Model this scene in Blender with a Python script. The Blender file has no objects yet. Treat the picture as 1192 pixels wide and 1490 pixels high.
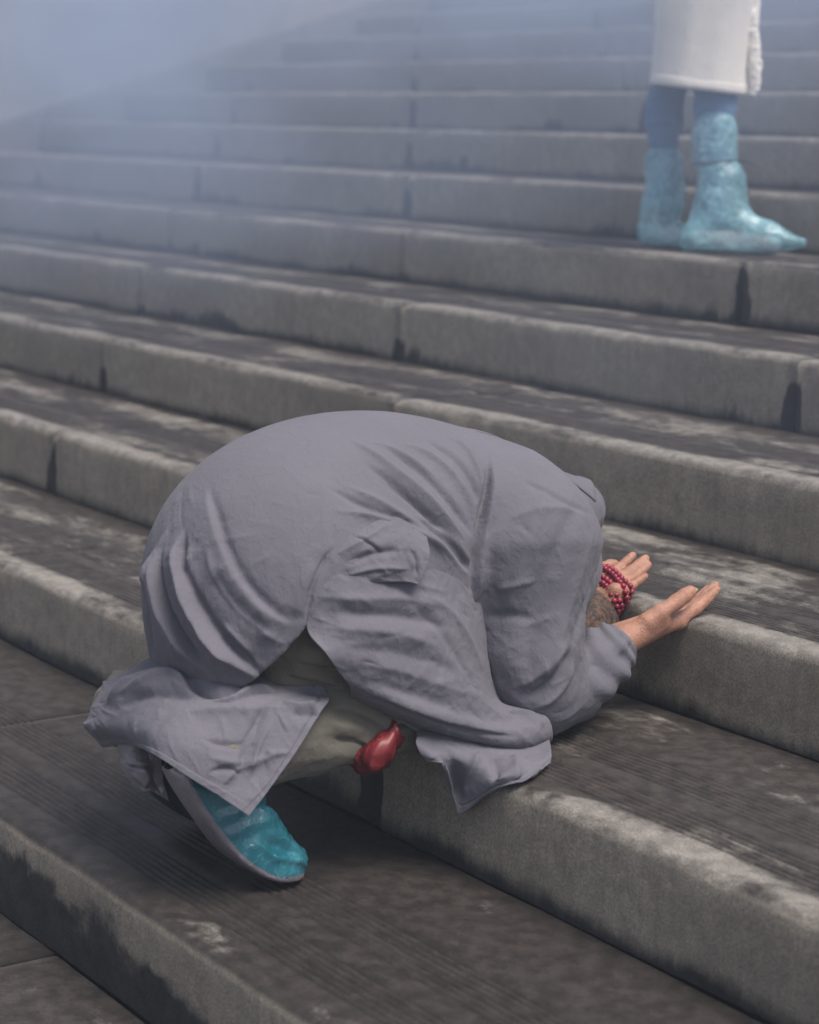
import bpy, bmesh, math, random
import numpy as np
from mathutils import Vector, Matrix, Quaternion
from mathutils.bvhtree import BVHTree

random.seed(7)
rng = np.random.default_rng(7)
SC = bpy.context.scene
COL = SC.collection

# ------------------------------------------------------------------ camera
CAM = np.array([2.42, -1.6785, 0.9904])
FW = np.array([-0.80109839, 0.57275035, -0.1737769])
RT = np.array([0.57646287, 0.81643859, 0.03344529])
UP = np.array([-0.16103397, 0.07338296, 0.98421695])
FPX = 3019.763                      # focal length in photograph pixels (1192 x 1490)
cd = bpy.data.cameras.new('camera')
cam = bpy.data.objects.new('camera', cd)
COL.objects.link(cam)
M3 = Matrix([[RT[i], UP[i], -FW[i]] for i in range(3)])
cam.matrix_world = Matrix.Translation(CAM) @ M3.to_4x4()
cd.sensor_fit = 'VERTICAL'
cd.sensor_height = 36.0
cd.lens = FPX * 36.0 / 1490.0
cd.clip_start = 0.05
cd.clip_end = 400
cd.dof.use_dof = True
cd.dof.focus_distance = 2.98
cd.dof.aperture_fstop = 4.5
SC.camera = cam

# ------------------------------------------------------------------ sky, sun, exposure
SUN_EL, SUN_AZ = math.radians(64), math.radians(80)      # azimuth measured from +Y towards +X
w = bpy.data.worlds.new('World')
SC.world = w
w.use_nodes = True
nt = w.node_tree
sky = nt.nodes.new('ShaderNodeTexSky')
sky.sky_type = 'NISHITA'
sky.sun_disc = False
sky.sun_elevation = SUN_EL
sky.sun_rotation = SUN_AZ
sky.air_density = 1.0
sky.dust_density = 2.0
sky.ozone_density = 1.0
bg = nt.nodes['Background']
bg.inputs['Strength'].default_value = 0.05
hs = nt.nodes.new('ShaderNodeHueSaturation')           # overcast: the blue is mostly veiled
hs.inputs['Saturation'].default_value = 0.6
nt.links.new(sky.outputs[0], hs.inputs['Color'])
nt.links.new(hs.outputs[0], bg.inputs[0])
sd = bpy.data.lights.new('sun', 'SUN')
sd.energy = 1.5
sd.angle = math.radians(32)
sd.color = (1.0, 0.94, 0.87)
sun = bpy.data.objects.new('sun', sd)
COL.objects.link(sun)
sdir = Vector((math.sin(SUN_AZ) * math.cos(SUN_EL), math.cos(SUN_AZ) * math.cos(SUN_EL), math.sin(SUN_EL)))
sun.rotation_euler = sdir.to_track_quat('Z', 'Y').to_euler()
SC.view_settings.view_transform = 'Standard'
SC.view_settings.look = 'None'
SC.view_settings.exposure = 1.62
SC.view_settings.gamma = 1.0
SC.render.engine = 'CYCLES'
SC.cycles.use_denoising = True
SC.cycles.max_bounces = 8
SC.cycles.volume_bounces = 1
SC.cycles.volume_step_rate = 4.0
SC.cycles.volume_max_steps = 64

# ------------------------------------------------------------------ helpers
def at(px, py, x):
    """point on the plane of constant world x that stands behind a photograph pixel"""
    d = FW + RT * (px - 596) / FPX + UP * (745 - py) / FPX
    return CAM + d * ((x - CAM[0]) / d[0])

def ray(px, py):
    d = FW + RT * (px - 596) / FPX + UP * (745 - py) / FPX
    return d / np.linalg.norm(d)

def obj(name, me, mat=None, parent=None):
    o = bpy.data.objects.new(name, me)
    COL.objects.link(o)
    if mat is not None and len(me.materials) == 0:
        me.materials.append(mat)
    if parent is not None:
        o.parent = parent
    return o

def empty(name, loc=(0, 0, 0)):
    o = bpy.data.objects.new(name, None)
    o.empty_display_size = 0.1
    o.location = loc
    COL.objects.link(o)
    return o

def tag(o, label=None, cat=None, group=None, kind=None):
    if label: o['label'] = label
    if cat: o['category'] = cat
    if group: o['group'] = group
    if kind: o['kind'] = kind
    return o

def mesh(name, V, F, smooth=True):
    me = bpy.data.meshes.new(name)
    V = np.asarray(V, float)
    me.from_pydata(V.tolist(), [], [list(map(int, f)) for f in F] if not isinstance(F, np.ndarray) else F.tolist())
    if smooth:
        me.polygons.foreach_set('use_smooth', [True] * len(me.polygons))
    me.update()
    return me

def mesh_np(name, V, Q, smooth=True):
    """fast mesh from numpy arrays; Q is (n,4) or (n,3)"""
    me = bpy.data.meshes.new(name)
    V = np.ascontiguousarray(V, np.float32); Q = np.ascontiguousarray(Q, np.int32)
    n, k = Q.shape
    me.vertices.add(len(V)); me.vertices.foreach_set('co', V.ravel())
    me.loops.add(n * k); me.loops.foreach_set('vertex_index', Q.ravel())
    me.polygons.add(n)
    me.polygons.foreach_set('loop_start', np.arange(0, n * k, k, dtype=np.int32))
    if smooth:
        me.polygons.foreach_set('use_smooth', np.ones(n, bool))
    me.update(calc_edges=True)
    me.validate()
    return me

def grid_quads(nu, nv, cu=False, cv=False):
    """quads of an nu x nv vertex grid (index u*nv+v), optionally closed"""
    u = np.arange(nu if cu else nu - 1); v = np.arange(nv if cv else nv - 1)
    U, V_ = np.meshgrid(u, v, indexing='ij')
    U2 = (U + 1) % nu; V2 = (V_ + 1) % nv
    return np.stack([U * nv + V_, U2 * nv + V_, U2 * nv + V2, U * nv + V2], -1).reshape(-1, 4)

# value noise in numpy (for geometry)
_perm = rng.integers(0, 1 << 30, 4096)
def _hash(i, j, k):
    h = (i * 73856093) ^ (j * 19349663) ^ (k * 83492791)
    return (_perm[h & 4095] & 0xffff) / 32767.5 - 1.0
def noise3(P):
    P = np.asarray(P, float)
    I = np.floor(P).astype(np.int64); f = P - I
    f = f * f * f * (f * (f * 6 - 15) + 10)
    r = 0
    for dx in (0, 1):
        for dy in (0, 1):
            for dz in (0, 1):
                wgt = (f[:, 0] if dx else 1 - f[:, 0]) * (f[:, 1] if dy else 1 - f[:, 1]) * (f[:, 2] if dz else 1 - f[:, 2])
                r = r + wgt * _hash(I[:, 0] + dx, I[:, 1] + dy, I[:, 2] + dz)
    return r
def fbm(P, octs=3):
    s = 0; a = 1.0; P = np.asarray(P, float)
    for o in range(octs):
        s = s + a * noise3(P * 2 ** o + 17.3 * o); a *= 0.5
    return s

# ------------------------------------------------------------------ materials
class NT:
    def __init__(self, name):
        self.m = bpy.data.materials.new(name); self.m.use_nodes = True
        self.t = self.m.node_tree; self.b = self.t.nodes['Principled BSDF']
        self.out = self.t.nodes['Material Output']
    def n(self, typ, **kw):
        nd = self.t.nodes.new(typ)
        for k, v in kw.items(): setattr(nd, k, v)
        return nd
    def set(self, sock, v):
        if hasattr(v, 'links') or isinstance(v, bpy.types.NodeSocket): self.t.links.new(v, sock)
        elif isinstance(v, (tuple, list)) and sock.type == 'RGBA' and len(v) == 3: sock.default_value = (*v, 1)
        else: sock.default_value = v
    def math(self, op, a, b=None, c=None, clamp=False):
        nd = self.n('ShaderNodeMath', operation=op); nd.use_clamp = clamp
        for i, v in enumerate((a, b, c)):
            if v is not None: self.set(nd.inputs[i], v)
        return nd.outputs[0]
    def mix(self, f, a, b, blend='MIX'):
        nd = self.n('ShaderNodeMix', data_type='RGBA', blend_type=blend)
        self.set(nd.inputs[0], f); self.set(nd.inputs[6], a); self.set(nd.inputs[7], b)
        return nd.outputs[2]
    def ramp(self, f, lo, hi, a=0.0, b=1.0):
        nd = self.n('ShaderNodeMapRange', interpolation_type='SMOOTHSTEP')
        self.set(nd.inputs[0], f); self.set(nd.inputs[1], lo); self.set(nd.inputs[2], hi); self.set(nd.inputs[3], a); self.set(nd.inputs[4], b)
        return nd.outputs[0]
    def pos(self, scale=(1, 1, 1), loc=(0, 0, 0), coord='pos'):
        if coord == 'pos': s = self.n('ShaderNodeNewGeometry').outputs['Position']
        else: s = self.n('ShaderNodeTexCoord').outputs['Object']
        mp = self.n('ShaderNodeMapping'); self.t.links.new(s, mp.inputs[0])
        mp.inputs['Scale'].default_value = scale; mp.inputs['Location'].default_value = loc
        return mp.outputs[0]
    def noise(self, vec, scale, detail=3, rough=0.55):
        nd = self.n('ShaderNodeTexNoise'); self.set(nd.inputs['Vector'], vec)
        nd.inputs['Scale'].default_value = scale; nd.inputs['Detail'].default_value = detail; nd.inputs['Roughness'].default_value = rough
        return nd.outputs[0]
    def attr(self, name):
        nd = self.n('ShaderNodeAttribute', attribute_name=name); return nd.outputs['Fac']
    def bump(self, h, strength, dist, normal=None):
        nd = self.n('ShaderNodeBump'); self.set(nd.inputs['Height'], h)
        nd.inputs['Strength'].default_value = strength; nd.inputs['Distance'].default_value = dist
        if normal is not None: self.set(nd.inputs['Normal'], normal)
        return nd.outputs[0]

def stone_material():
    T = NT('weathered_granite')
    h = T.attr('h'); d = T.attr('d'); wet = T.attr('wet')
    P = T.pos()
    big = T.noise(P, 3.0, 4); fine = T.noise(P, 260, 3, .7); mid = T.noise(P, 34, 4)
    # riser: mottled warm grey with a dark wet foot that frays upwards
    col = T.noise(T.pos((75, 75, 9)), 1.0, 3, .6)                  # vertical drips
    low = T.noise(T.pos((2.6, 2.6, .4), (3.1, 0, 0)), 1.0, 2)
    col2 = T.noise(T.pos((22, 22, 5)), 1.0, 4, .7)
    drip = T.math('MULTIPLY', T.ramp(low, .52, .74), 1.1)
    blot = T.noise(T.pos((5, 5, 7), (2.2, 0, 0)), 1.0, 4, .6)
    thr = T.math('ADD', T.math('MULTIPLY_ADD', T.math('SUBTRACT', col, .5), .11, T.math('MULTIPLY_ADD', T.math('SUBTRACT', blot, .5), T.math('MULTIPLY_ADD', wet, 2.6, .25), .085)), T.math('ADD', T.math('MULTIPLY', T.math('MULTIPLY', drip, T.ramp(col2, .35, .6)), .30), wet))
    jd = T.attr('jd')                                             # distance to the nearest joint
    jl = T.noise(T.pos((1.1, 2.3, 2.3), (1.7, .3, 0)), 1.0, 1)
    jw = T.math('MULTIPLY', T.ramp(jl, .40, .56), T.ramp(T.math('ADD', jd, T.math('MULTIPLY', T.math('SUBTRACT', col2, .5), .07)), .012, .034, 1.0, 0.0))
    thr = T.math('ADD', thr, T.math('MULTIPLY', T.math('MULTIPLY', jw, T.ramp(blot, .3, .6, .3, 1.1)), .8))
    rw = T.ramp(T.math('SUBTRACT', h, thr), -.12, .11, 1.0, 0.0)
    rdry = T.mix(T.ramp(big, .3, .72), (.232, .196, .154), (.318, .276, .222))
    rdry = T.mix(T.ramp(mid, .35, .7), T.mix(.5, rdry, (.17, .150, .125)), rdry)
    streak = T.noise(T.pos((60, 60, 3)), 1.0, 3)
    rdry = T.mix(T.ramp(streak, .35, .75, 0, .4), rdry, T.mix(.5, rdry, (.09, .085, .08)))
    # tread: dark damp stone with pale dry islands streaked along the step
    st = T.noise(T.pos((2.8, 6.5, 6.5), (.4, 0, 0)), 1.0, 5, .6)
    st2 = T.noise(T.pos((30, 36, 36)), 1.0, 4, .7)
    dry = T.math('ADD', T.math('MULTIPLY', st, .72), T.math('MULTIPLY', st2, .3))
    dry = T.math('SUBTRACT', dry, T.math('MULTIPLY', wet, .38))
    # the worn edge dries first, the ribbed band stays damp
    edge = T.ramp(T.math('ADD', d, T.math('MULTIPLY', T.math('SUBTRACT', mid, .5), .05)), .035, .07, .09, 0)
    rib = T.math('MULTIPLY', T.ramp(d, .05, .075), T.ramp(d, .26, .30, 1, 0))
    rib = T.math('MULTIPLY', rib, -.06)
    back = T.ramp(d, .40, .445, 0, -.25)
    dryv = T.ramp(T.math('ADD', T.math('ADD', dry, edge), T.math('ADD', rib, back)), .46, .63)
    tdry = T.mix(T.ramp(mid, .3, .7), (.165, .150, .131), (.25, .228, .20))
    twet = T.mix(T.ramp(mid, .3, .7), (.030, .0245, .0215), (.060, .050, .044))
    twet = T.mix(T.ramp(wet, .1, .7, 0, .6), twet, T.mix(T.ramp(mid, .3, .7), (.012, .0095, .0085), (.026, .021, .019)))   # soaked lower steps
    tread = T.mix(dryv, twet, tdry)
    tread = T.mix(T.math('MULTIPLY', T.attr('gr'), T.ramp(T.noise(T.pos((3, 6, 6)), 1.0, 3), .38, .62, .08, .5)), tread, (.014, .012, .011))     # groove shade painted into the colour, along with patchy dirt
    isr = T.ramp(h, .90, .975, 0, 1)                              # 0 riser, 1 tread
    rwetc = T.mix(T.ramp(mid, .3, .7), (.017, .016, .017), (.033, .031, .031))
    riser = T.mix(rw, rdry, rwetc)
    base = T.mix(isr, riser, tread)
    # mineral speckle
    sp = T.ramp(fine, .30, .72, .72, 1.25)
    cm = T.n('ShaderNodeCombineColor')
    for i in range(3): T.set(cm.inputs[i], sp)
    base = T.mix(1.0, base, cm.outputs[0], 'MULTIPLY')
    pk = T.ramp(T.noise(P, 45, 2), .66, .74, 0, .12)
    base = T.mix(T.math('MULTIPLY', pk, isr), base, T.mix(.6, base, (.30, .12, .10)))
    T.set(T.b.inputs['Base Color'], base)
    wetness = T.math('ADD', T.math('MULTIPLY', T.math('SUBTRACT', 1.0, isr), rw), T.math('MULTIPLY', isr, T.math('SUBTRACT', 1.0, dryv)))
    T.set(T.b.inputs['Roughness'], T.math('MULTIPLY_ADD', wetness, -.30, .88))
    T.b.inputs['Specular IOR Level'].default_value = .35
    bh = T.math('ADD', T.math('MULTIPLY', fine, .5), mid)
    T.set(T.b.inputs['Normal'], T.bump(bh, .55, .0025))
    return T.m

def plain(name, color, rough=.8, var=.15, scale=8, bump=.2, bdist=.002, spec=.3):
    T = NT(name); P = T.pos()
    nz = T.noise(P, scale, 4)
    c = T.mix(T.ramp(nz, .3, .7), tuple(v * (1 - var) for v in color), tuple(min(1, v * (1 + var)) for v in color))
    T.set(T.b.inputs['Base Color'], c)
    T.b.inputs['Roughness'].default_value = rough
    T.b.inputs['Specular IOR Level'].default_value = spec
    T.set(T.b.inputs['Normal'], T.bump(T.noise(P, scale * 12, 3), bump, bdist))
    return T.m

M_STONE = stone_material()
M_WALL = plain('parapet_granite', (.30, .285, .265), .85, .14, 5, .4, .004)
M_PAVE = plain('plaza_paving', (.16, .15, .14), .85, .2, 2, .4, .004)

# ------------------------------------------------------------------ stairs
RISE, GO, BL = .15, .45, 1.385
K0, K1 = -6, 22
XL, XR = -6.9, 4.6
ground = obj('ground', mesh('ground', [(-60, -80, K0 * RISE - .002), (60, -80, K0 * RISE - .002), (60, 0, K0 * RISE - .002), (-60, 0, K0 * RISE - .002)], [(0, 1, 2, 3)], False), M_PAVE)
tag(ground, kind='structure')
# solid core under the treads, carries the stone blocks
cv, cf = [], []
for k in range(K0, K1):
    y0, z1 = k * GO + .05, (k + 1) * RISE - .06
    y1 = y0 + GO
    b = len(cv)
    for x in (XL - .3, XR + .3):
        cv += [(x, y0, K0 * RISE - .1), (x, y1, K0 * RISE - .1), (x, y1, z1), (x, y0, z1)]
    cf += [[b + i for i in q] for q in ((0, 3, 2, 1), (4, 5, 6, 7), (3, 7, 6, 2), (0, 4, 7, 3))]
stairs = obj('stone_stairs', mesh('stair_core', cv, cf, False), M_PAVE)
tag(stairs, kind='structure')

def step_profile():
    """(y, z, h, d) from the foot of the riser over the rounded nosing to the back of the tread"""
    pr = []
    R = .017
    for z in np.linspace(0.0015, RISE - R, 9): pr.append((0, z, z / RISE, 0))
    for a in np.linspace(0, math.pi / 2, 8)[1:]:
        pr.append((R - R * math.cos(a), RISE - R + R * math.sin(a), (RISE - R + R * math.sin(a)) / RISE, R * a))
    def flat(a, b, n):
        for y in np.linspace(a, b, n)[1:]: pr.append((y, RISE, 1.02, y))
    def rib(a, n, pitch=.0125):
        for i in range(n):
            y = a + i * pitch
            pr.extend([(y, RISE, 1.02, y), (y + .002, RISE - .0035, 1.02, y + .002), (y + .0055, RISE - .0035, 1.02, y + .0055), (y + .0075, RISE, 1.02, y + .0075)])
    flat(R, .062, 4); rib(.065, 6); flat(.14, .17, 3); rib(.175, 7); flat(.263, GO - .002, 8)
    return np.array(pr)
PROF = step_profile()

def block(length, seed, wet, first_joint=True):
    n = max(6, int(length / .035))
    xs = np.linspace(0.0017, length - .0017, n)
    m = len(PROF)
    V = np.zeros((n, m, 3))
    V[:, :, 0] = xs[:, None]; V[:, :, 1] = PROF[None, :, 0]; V[:, :, 2] = PROF[None, :, 1]
    # arris rounding at the joints
    e = np.minimum(xs, length - xs)
    rnd = np.clip(1 - e / .012, 0, 1) ** 2 * .006
    W = V.reshape(-1, 3).copy()
    s = seed * 13.7
    lowf = noise3(np.c_[W[:, 0] * 6 + s, W[:, 1] * 5, W[:, 2] * 8])
    midf = noise3(np.c_[W[:, 0] * 28 + s, W[:, 1] * 22, W[:, 2] * 22])
    ed = np.exp(-((W[:, 1] - .008) ** 2 + (W[:, 2] - RISE + .008) ** 2) / .016 ** 2)      # chipped, worn nosing
    chips = np.clip(noise3(np.c_[W[:, 0] * 45 + s, W[:, 1] * 10, W[:, 2] * 10 + 5]) - .1, 0, 1) * .009 * ed
    top = np.clip((W[:, 2] / RISE - .8) / .2, 0, 1)
    W[:, 1] += lowf * .0022 + midf * .0008 * (1 - top) + chips + np.repeat(rnd, m)
    W[:, 2] += (lowf * .0012 + midf * .0005) * top - chips - np.repeat(rnd, m) * top
    # end faces close the block at the joints
    Q = grid_quads(n, m)[:, ::-1]
    bot = np.array([[0, 0]])
    me = bpy.data.meshes.new('stone_block')
    V2 = [tuple(v) for v in W]
    F = [tuple(q) for q in Q]
    for i, fl in ((0, 1), (n - 1, 0)):
        b = len(V2)
        V2 += [(float(xs[i]), GO - .002, -.02 + .0015), (float(xs[i]), 0.0, -.02 + .0015)]
        f = [i * m + j for j in range(m)] + [b, b + 1]
        F.append(tuple(f[::-1]) if not fl else tuple(f))
    me.from_pydata(V2, [], F)
    me.polygons.foreach_set('use_smooth', [True] * (len(F) - 2) + [False] * 2)
    hh = np.r_[np.tile(PROF[:, 2], n), np.zeros(4)]; dd = np.r_[np.tile(PROF[:, 3], n), np.zeros(4)]
    jj = np.r_[np.repeat(e, m), np.zeros(4)]
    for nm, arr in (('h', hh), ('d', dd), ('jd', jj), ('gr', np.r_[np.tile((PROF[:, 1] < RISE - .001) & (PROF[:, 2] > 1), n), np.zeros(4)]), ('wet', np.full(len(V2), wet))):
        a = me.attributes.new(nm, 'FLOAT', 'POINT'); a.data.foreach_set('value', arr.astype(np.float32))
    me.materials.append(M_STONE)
    me.update()
    return me

WETS = {-3: .22, -2: .25, -1: .46, 0: .05, 1: -.02, 2: -.01, 3: .0}
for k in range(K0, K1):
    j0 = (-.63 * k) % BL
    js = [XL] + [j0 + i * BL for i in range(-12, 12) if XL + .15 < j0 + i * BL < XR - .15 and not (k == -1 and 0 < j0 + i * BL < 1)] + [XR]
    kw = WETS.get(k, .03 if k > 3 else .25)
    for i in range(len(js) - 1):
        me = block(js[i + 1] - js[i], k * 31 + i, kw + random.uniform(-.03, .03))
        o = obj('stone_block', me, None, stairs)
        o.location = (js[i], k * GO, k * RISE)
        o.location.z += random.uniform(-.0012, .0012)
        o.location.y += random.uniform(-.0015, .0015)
terr = obj('terrace', mesh('terrace', [(-60, K1 * GO, K1 * RISE), (60, K1 * GO, K1 * RISE), (60, K1 * GO + 30, K1 * RISE), (-60, K1 * GO + 30, K1 * RISE)], [(0, 1, 2, 3)], False), M_PAVE)
tag(terr, kind='structure')

# sloping parapet walls that close the flight on both sides
def parapet(x0, x1, label):
    ya, yb = K0 * GO - .6, K1 * GO + .6
    za, zb = K0 * RISE, K1 * RISE
    sl = RISE / GO
    up = 2.3
    root = empty('parapet_wall', (x0, ya, za))
    n = 5
    for i in range(n):
        y0 = ya + (yb - ya) * i / n + .004; y1 = ya + (yb - ya) * (i + 1) / n - .004
        def zt(y): return y * sl + up
        b = bmesh.new()
        vs = [b.verts.new(p) for x in (x0, x1) for p in ((x, y0, za - .3), (x, y1, za - .3), (x, y1, zt(y1)), (x, y0, zt(y0)))]
        for q in ((0, 1, 2, 3), (7, 6, 5, 4), (3, 2, 6, 7), (0, 3, 7, 4), (1, 5, 6, 2), (0, 4, 5, 1)):
            b.faces.new([vs[t] for t in q])
        bmesh.ops.recalc_face_normals(b, faces=b.faces)
        bmesh.ops.bevel(b, geom=b.edges[:], offset=.006, segments=1, affect='EDGES')
        me = bpy.data.meshes.new('panel'); b.to_mesh(me); b.free()
        o = obj('stone_panel', me, M_WALL, root); o.matrix_parent_inverse = root.matrix_world.inverted()
        o.location = (-x0 * 0, 0, 0)
    for o in root.children:
        o.matrix_parent_inverse = Matrix.Translation(Vector((-x0, -ya, -za)))
    tag(root, label, 'wall')
parapet(XL - .62, XL - .012, 'pale sloping stone parapet wall closing the flight of steps, veiled in smoke')


# sloping stone stringer that runs along the foot of the parapet and hides the ends of the steps
def stringer():
    ya, yb = K0 * GO - .3, K1 * GO
    root = empty('stair_stringer', (XL, ya, K0 * RISE))
    n = 9
    for i in range(n):
        y0 = ya + (yb - ya) * i / n + .002; y1 = ya + (yb - ya) * (i + 1) / n - .002
        b = bmesh.new()
        zt = lambda y: y / 3 + RISE + .045
        vs = [b.verts.new(p) for x in (XL - .008, XL + .06) for p in ((x, y0, zt(y0) - .42), (x, y1, zt(y1) - .42), (x, y1, zt(y1)), (x, y0, zt(y0)))]
        for q in ((0, 1, 2, 3), (7, 6, 5, 4), (3, 2, 6, 7), (0, 3, 7, 4), (1, 5, 6, 2), (0, 4, 5, 1)): b.faces.new([vs[t] for t in q])
        bmesh.ops.recalc_face_normals(b, faces=b.faces)
        bmesh.ops.bevel(b, geom=b.edges[:], offset=.008, segments=2, affect='EDGES')
        me = bpy.data.meshes.new('stone_slab'); b.to_mesh(me); b.free()
        o = obj('stone_slab', me, M_PAVE, root); o.matrix_parent_inverse = Matrix.Translation(Vector((-XL, -ya, -K0 * RISE)))
    tag(root, 'narrow sloping stone kerb along the foot of the parapet, closing the step ends', 'kerb')
stringer()

# ------------------------------------------------------------------ implicit surfaces (body volumes) and cloth tools
def sd_ell(P, c, r, R=None):
    q = P - np.asarray(c, P.dtype)
    if R is not None: q = q @ np.asarray(R, P.dtype)
    r = np.asarray(r, P.dtype)
    k0 = np.linalg.norm(q / r, axis=1); k1 = np.linalg.norm(q / (r * r), axis=1) + 1e-9
    return k0 * (k0 - 1) / k1
def sd_cone(P, a, b, ra, rb, sx=1.0):
    """tapered capsule; sx squeezes the section along x"""
    a = np.asarray(a, P.dtype); b = np.asarray(b, P.dtype)
    if sx != 1.0:
        P = P.copy(); P[:, 0] /= sx; a = a.copy(); b = b.copy(); a[0] /= sx; b[0] /= sx
    ab = b - a; h = np.clip(((P - a) @ ab) / (ab @ ab), 0, 1)
    d = np.linalg.norm(P - a - h[:, None] * ab, axis=1) - (ra + (rb - ra) * h)
    return d * min(1.0, sx)
def smin(a, b, k):
    h = np.clip(.5 + .5 * (b - a) / k, 0, 1)
    return b + (a - b) * h - k * h * (1 - h)
def rotx(deg):
    a = math.radians(deg); return np.array([[1, 0, 0], [0, math.cos(a), -math.sin(a)], [0, math.sin(a), math.cos(a)]])
def surface_nets(fn, lo, hi, h):
    lo = np.array(lo, np.float32); n = np.ceil((np.array(hi) - lo) / h).astype(int) + 1
    ax = [lo[i] + h * np.arange(n[i], dtype=np.float32) for i in range(3)]
    F = np.empty(tuple(n), np.float32)
    for i0 in range(0, n[0], 24):
        i1 = min(n[0], i0 + 24)
        X, Y, Z = np.meshgrid(ax[0][i0:i1], ax[1], ax[2], indexing='ij')
        F[i0:i1] = fn(np.stack([X.ravel(), Y.ravel(), Z.ravel()], 1)).reshape(X.shape)
    S = F < 0
    C8 = [(a, b, c) for a in (0, 1) for b in (0, 1) for c in (0, 1)]
    m = np.array(n) - 1
    cnt = np.zeros(tuple(m), np.int8)
    for a, b, c in C8: cnt += S[a:a + m[0], b:b + m[1], c:c + m[2]]
    act = (cnt > 0) & (cnt < 8)
    idx = -np.ones(tuple(m), np.int64); I = np.argwhere(act); idx[act] = np.arange(len(I))
    acc = np.zeros((len(I), 3)); k = np.zeros(len(I))
    for e0 in C8:
        for d in range(3):
            if e0[d]: continue
            e1 = list(e0); e1[d] = 1
            f0 = F[I[:, 0] + e0[0], I[:, 1] + e0[1], I[:, 2] + e0[2]]; f1 = F[I[:, 0] + e1[0], I[:, 1] + e1[1], I[:, 2] + e1[2]]
            x = (f0 < 0) != (f1 < 0)
            t = np.where(x, f0 / np.where(x, f0 - f1, 1), 0)
            p = np.tile(np.array(e0, float), (len(I), 1)); p[:, d] = t
            acc[x] += p[x]; k[x] += 1
    V = lo + h * (I + acc / k[:, None])
    Q = []
    for d in range(3):
        u, v = (d + 1) % 3, (d + 2) % 3
        sl0 = [slice(1, n[i] - 1) for i in range(3)]; sl1 = list(sl0); sl0[d] = slice(0, n[d] - 1); sl1[d] = slice(1, n[d])
        A = S[tuple(sl0)]; B = S[tuple(sl1)]
        E_ = np.argwhere(A != B); fl = A[A != B]
        G = E_.copy(); G[:, u] += 1; G[:, v] += 1
        def cell(du, dv):
            g = G.copy(); g[:, u] -= du; g[:, v] -= dv; return idx[g[:, 0], g[:, 1], g[:, 2]]
        q = np.stack([cell(1, 1), cell(0, 1), cell(0, 0), cell(1, 0)], 1)
        q[~fl] = q[~fl][:, ::-1]
        Q.append(q)
    return V, np.concatenate(Q)
def subdivide(me, levels=1):
    o = bpy.data.objects.new('tmp', me); COL.objects.link(o)
    md = o.modifiers.new('s', 'SUBSURF'); md.levels = levels; md.render_levels = levels
    r = bpy.data.meshes.new_from_object(o.evaluated_get(bpy.context.evaluated_depsgraph_get()))
    bpy.data.objects.remove(o); return r
def get_co(me):
    a = np.empty(len(me.vertices) * 3, np.float32); me.vertices.foreach_get('co', a); return a.reshape(-1, 3).astype(float)
def get_no(me):
    a = np.empty(len(me.vertices) * 3, np.float32); me.vertex_normals.foreach_get('vector', a); return a.reshape(-1, 3).astype(float)
def set_co(me, V):
    me.vertices.foreach_set('co', np.ascontiguousarray(V, np.float32).ravel()); me.update()
def bvh(me):
    return BVHTree.FromPolygons([v.co[:] for v in me.vertices], [p.vertices[:] for p in me.polygons])
def catmull(P, n):
    P = np.asarray(P, float); m = len(P)
    if m == 2: return P[0] + np.linspace(0, 1, n)[:, None] * (P[1] - P[0])
    t = np.linspace(0, m - 1, n); i = np.minimum(t.astype(int), m - 2); f = (t - i)[:, None]
    E = np.vstack([2 * P[0] - P[1], P, 2 * P[-1] - P[-2]])
    a, b, c, d = E[i], E[i + 1], E[i + 2], E[i + 3]
    return .5 * ((2 * b) + (c - a) * f + (2 * a - 5 * b + 4 * c - d) * f ** 2 + (3 * b - a - 3 * c + d) * f ** 3)
def patch(G, nu, nv):
    """smooth surface through a grid of 3-D points"""
    G = np.asarray(G, float)
    A = np.stack([catmull(G[:, j], nu) for j in range(G.shape[1])], 1)
    return np.stack([catmull(A[i], nv) for i in range(nu)], 0)
def seg_dist(V, L):
    """nearest distance of points to a polyline: distance, offset vector, parameter 0..1, tangent"""
    best = np.full(len(V), 1e9); off = np.zeros((len(V), 3)); par = np.zeros(len(V)); tan = np.zeros((len(V), 3))
    for i in range(len(L) - 1):
        ab = L[i + 1] - L[i]; l2 = ab @ ab + 1e-12
        h = np.clip(((V - L[i]) @ ab) / l2, 0, 1); o = V - L[i] - h[:, None] * ab; d = np.linalg.norm(o, axis=1)
        m = d < best; best[m] = d[m]; off[m] = o[m]; par[m] = (i + h[m]) / (len(L) - 1); tan[m] = ab / math.sqrt(l2)
    return best, off, par, tan
def cast(tree, px, py):
    d = ray(px, py); h = tree.ray_cast(Vector(CAM), Vector(d))
    return None if h[0] is None else np.array(h[0])
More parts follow.
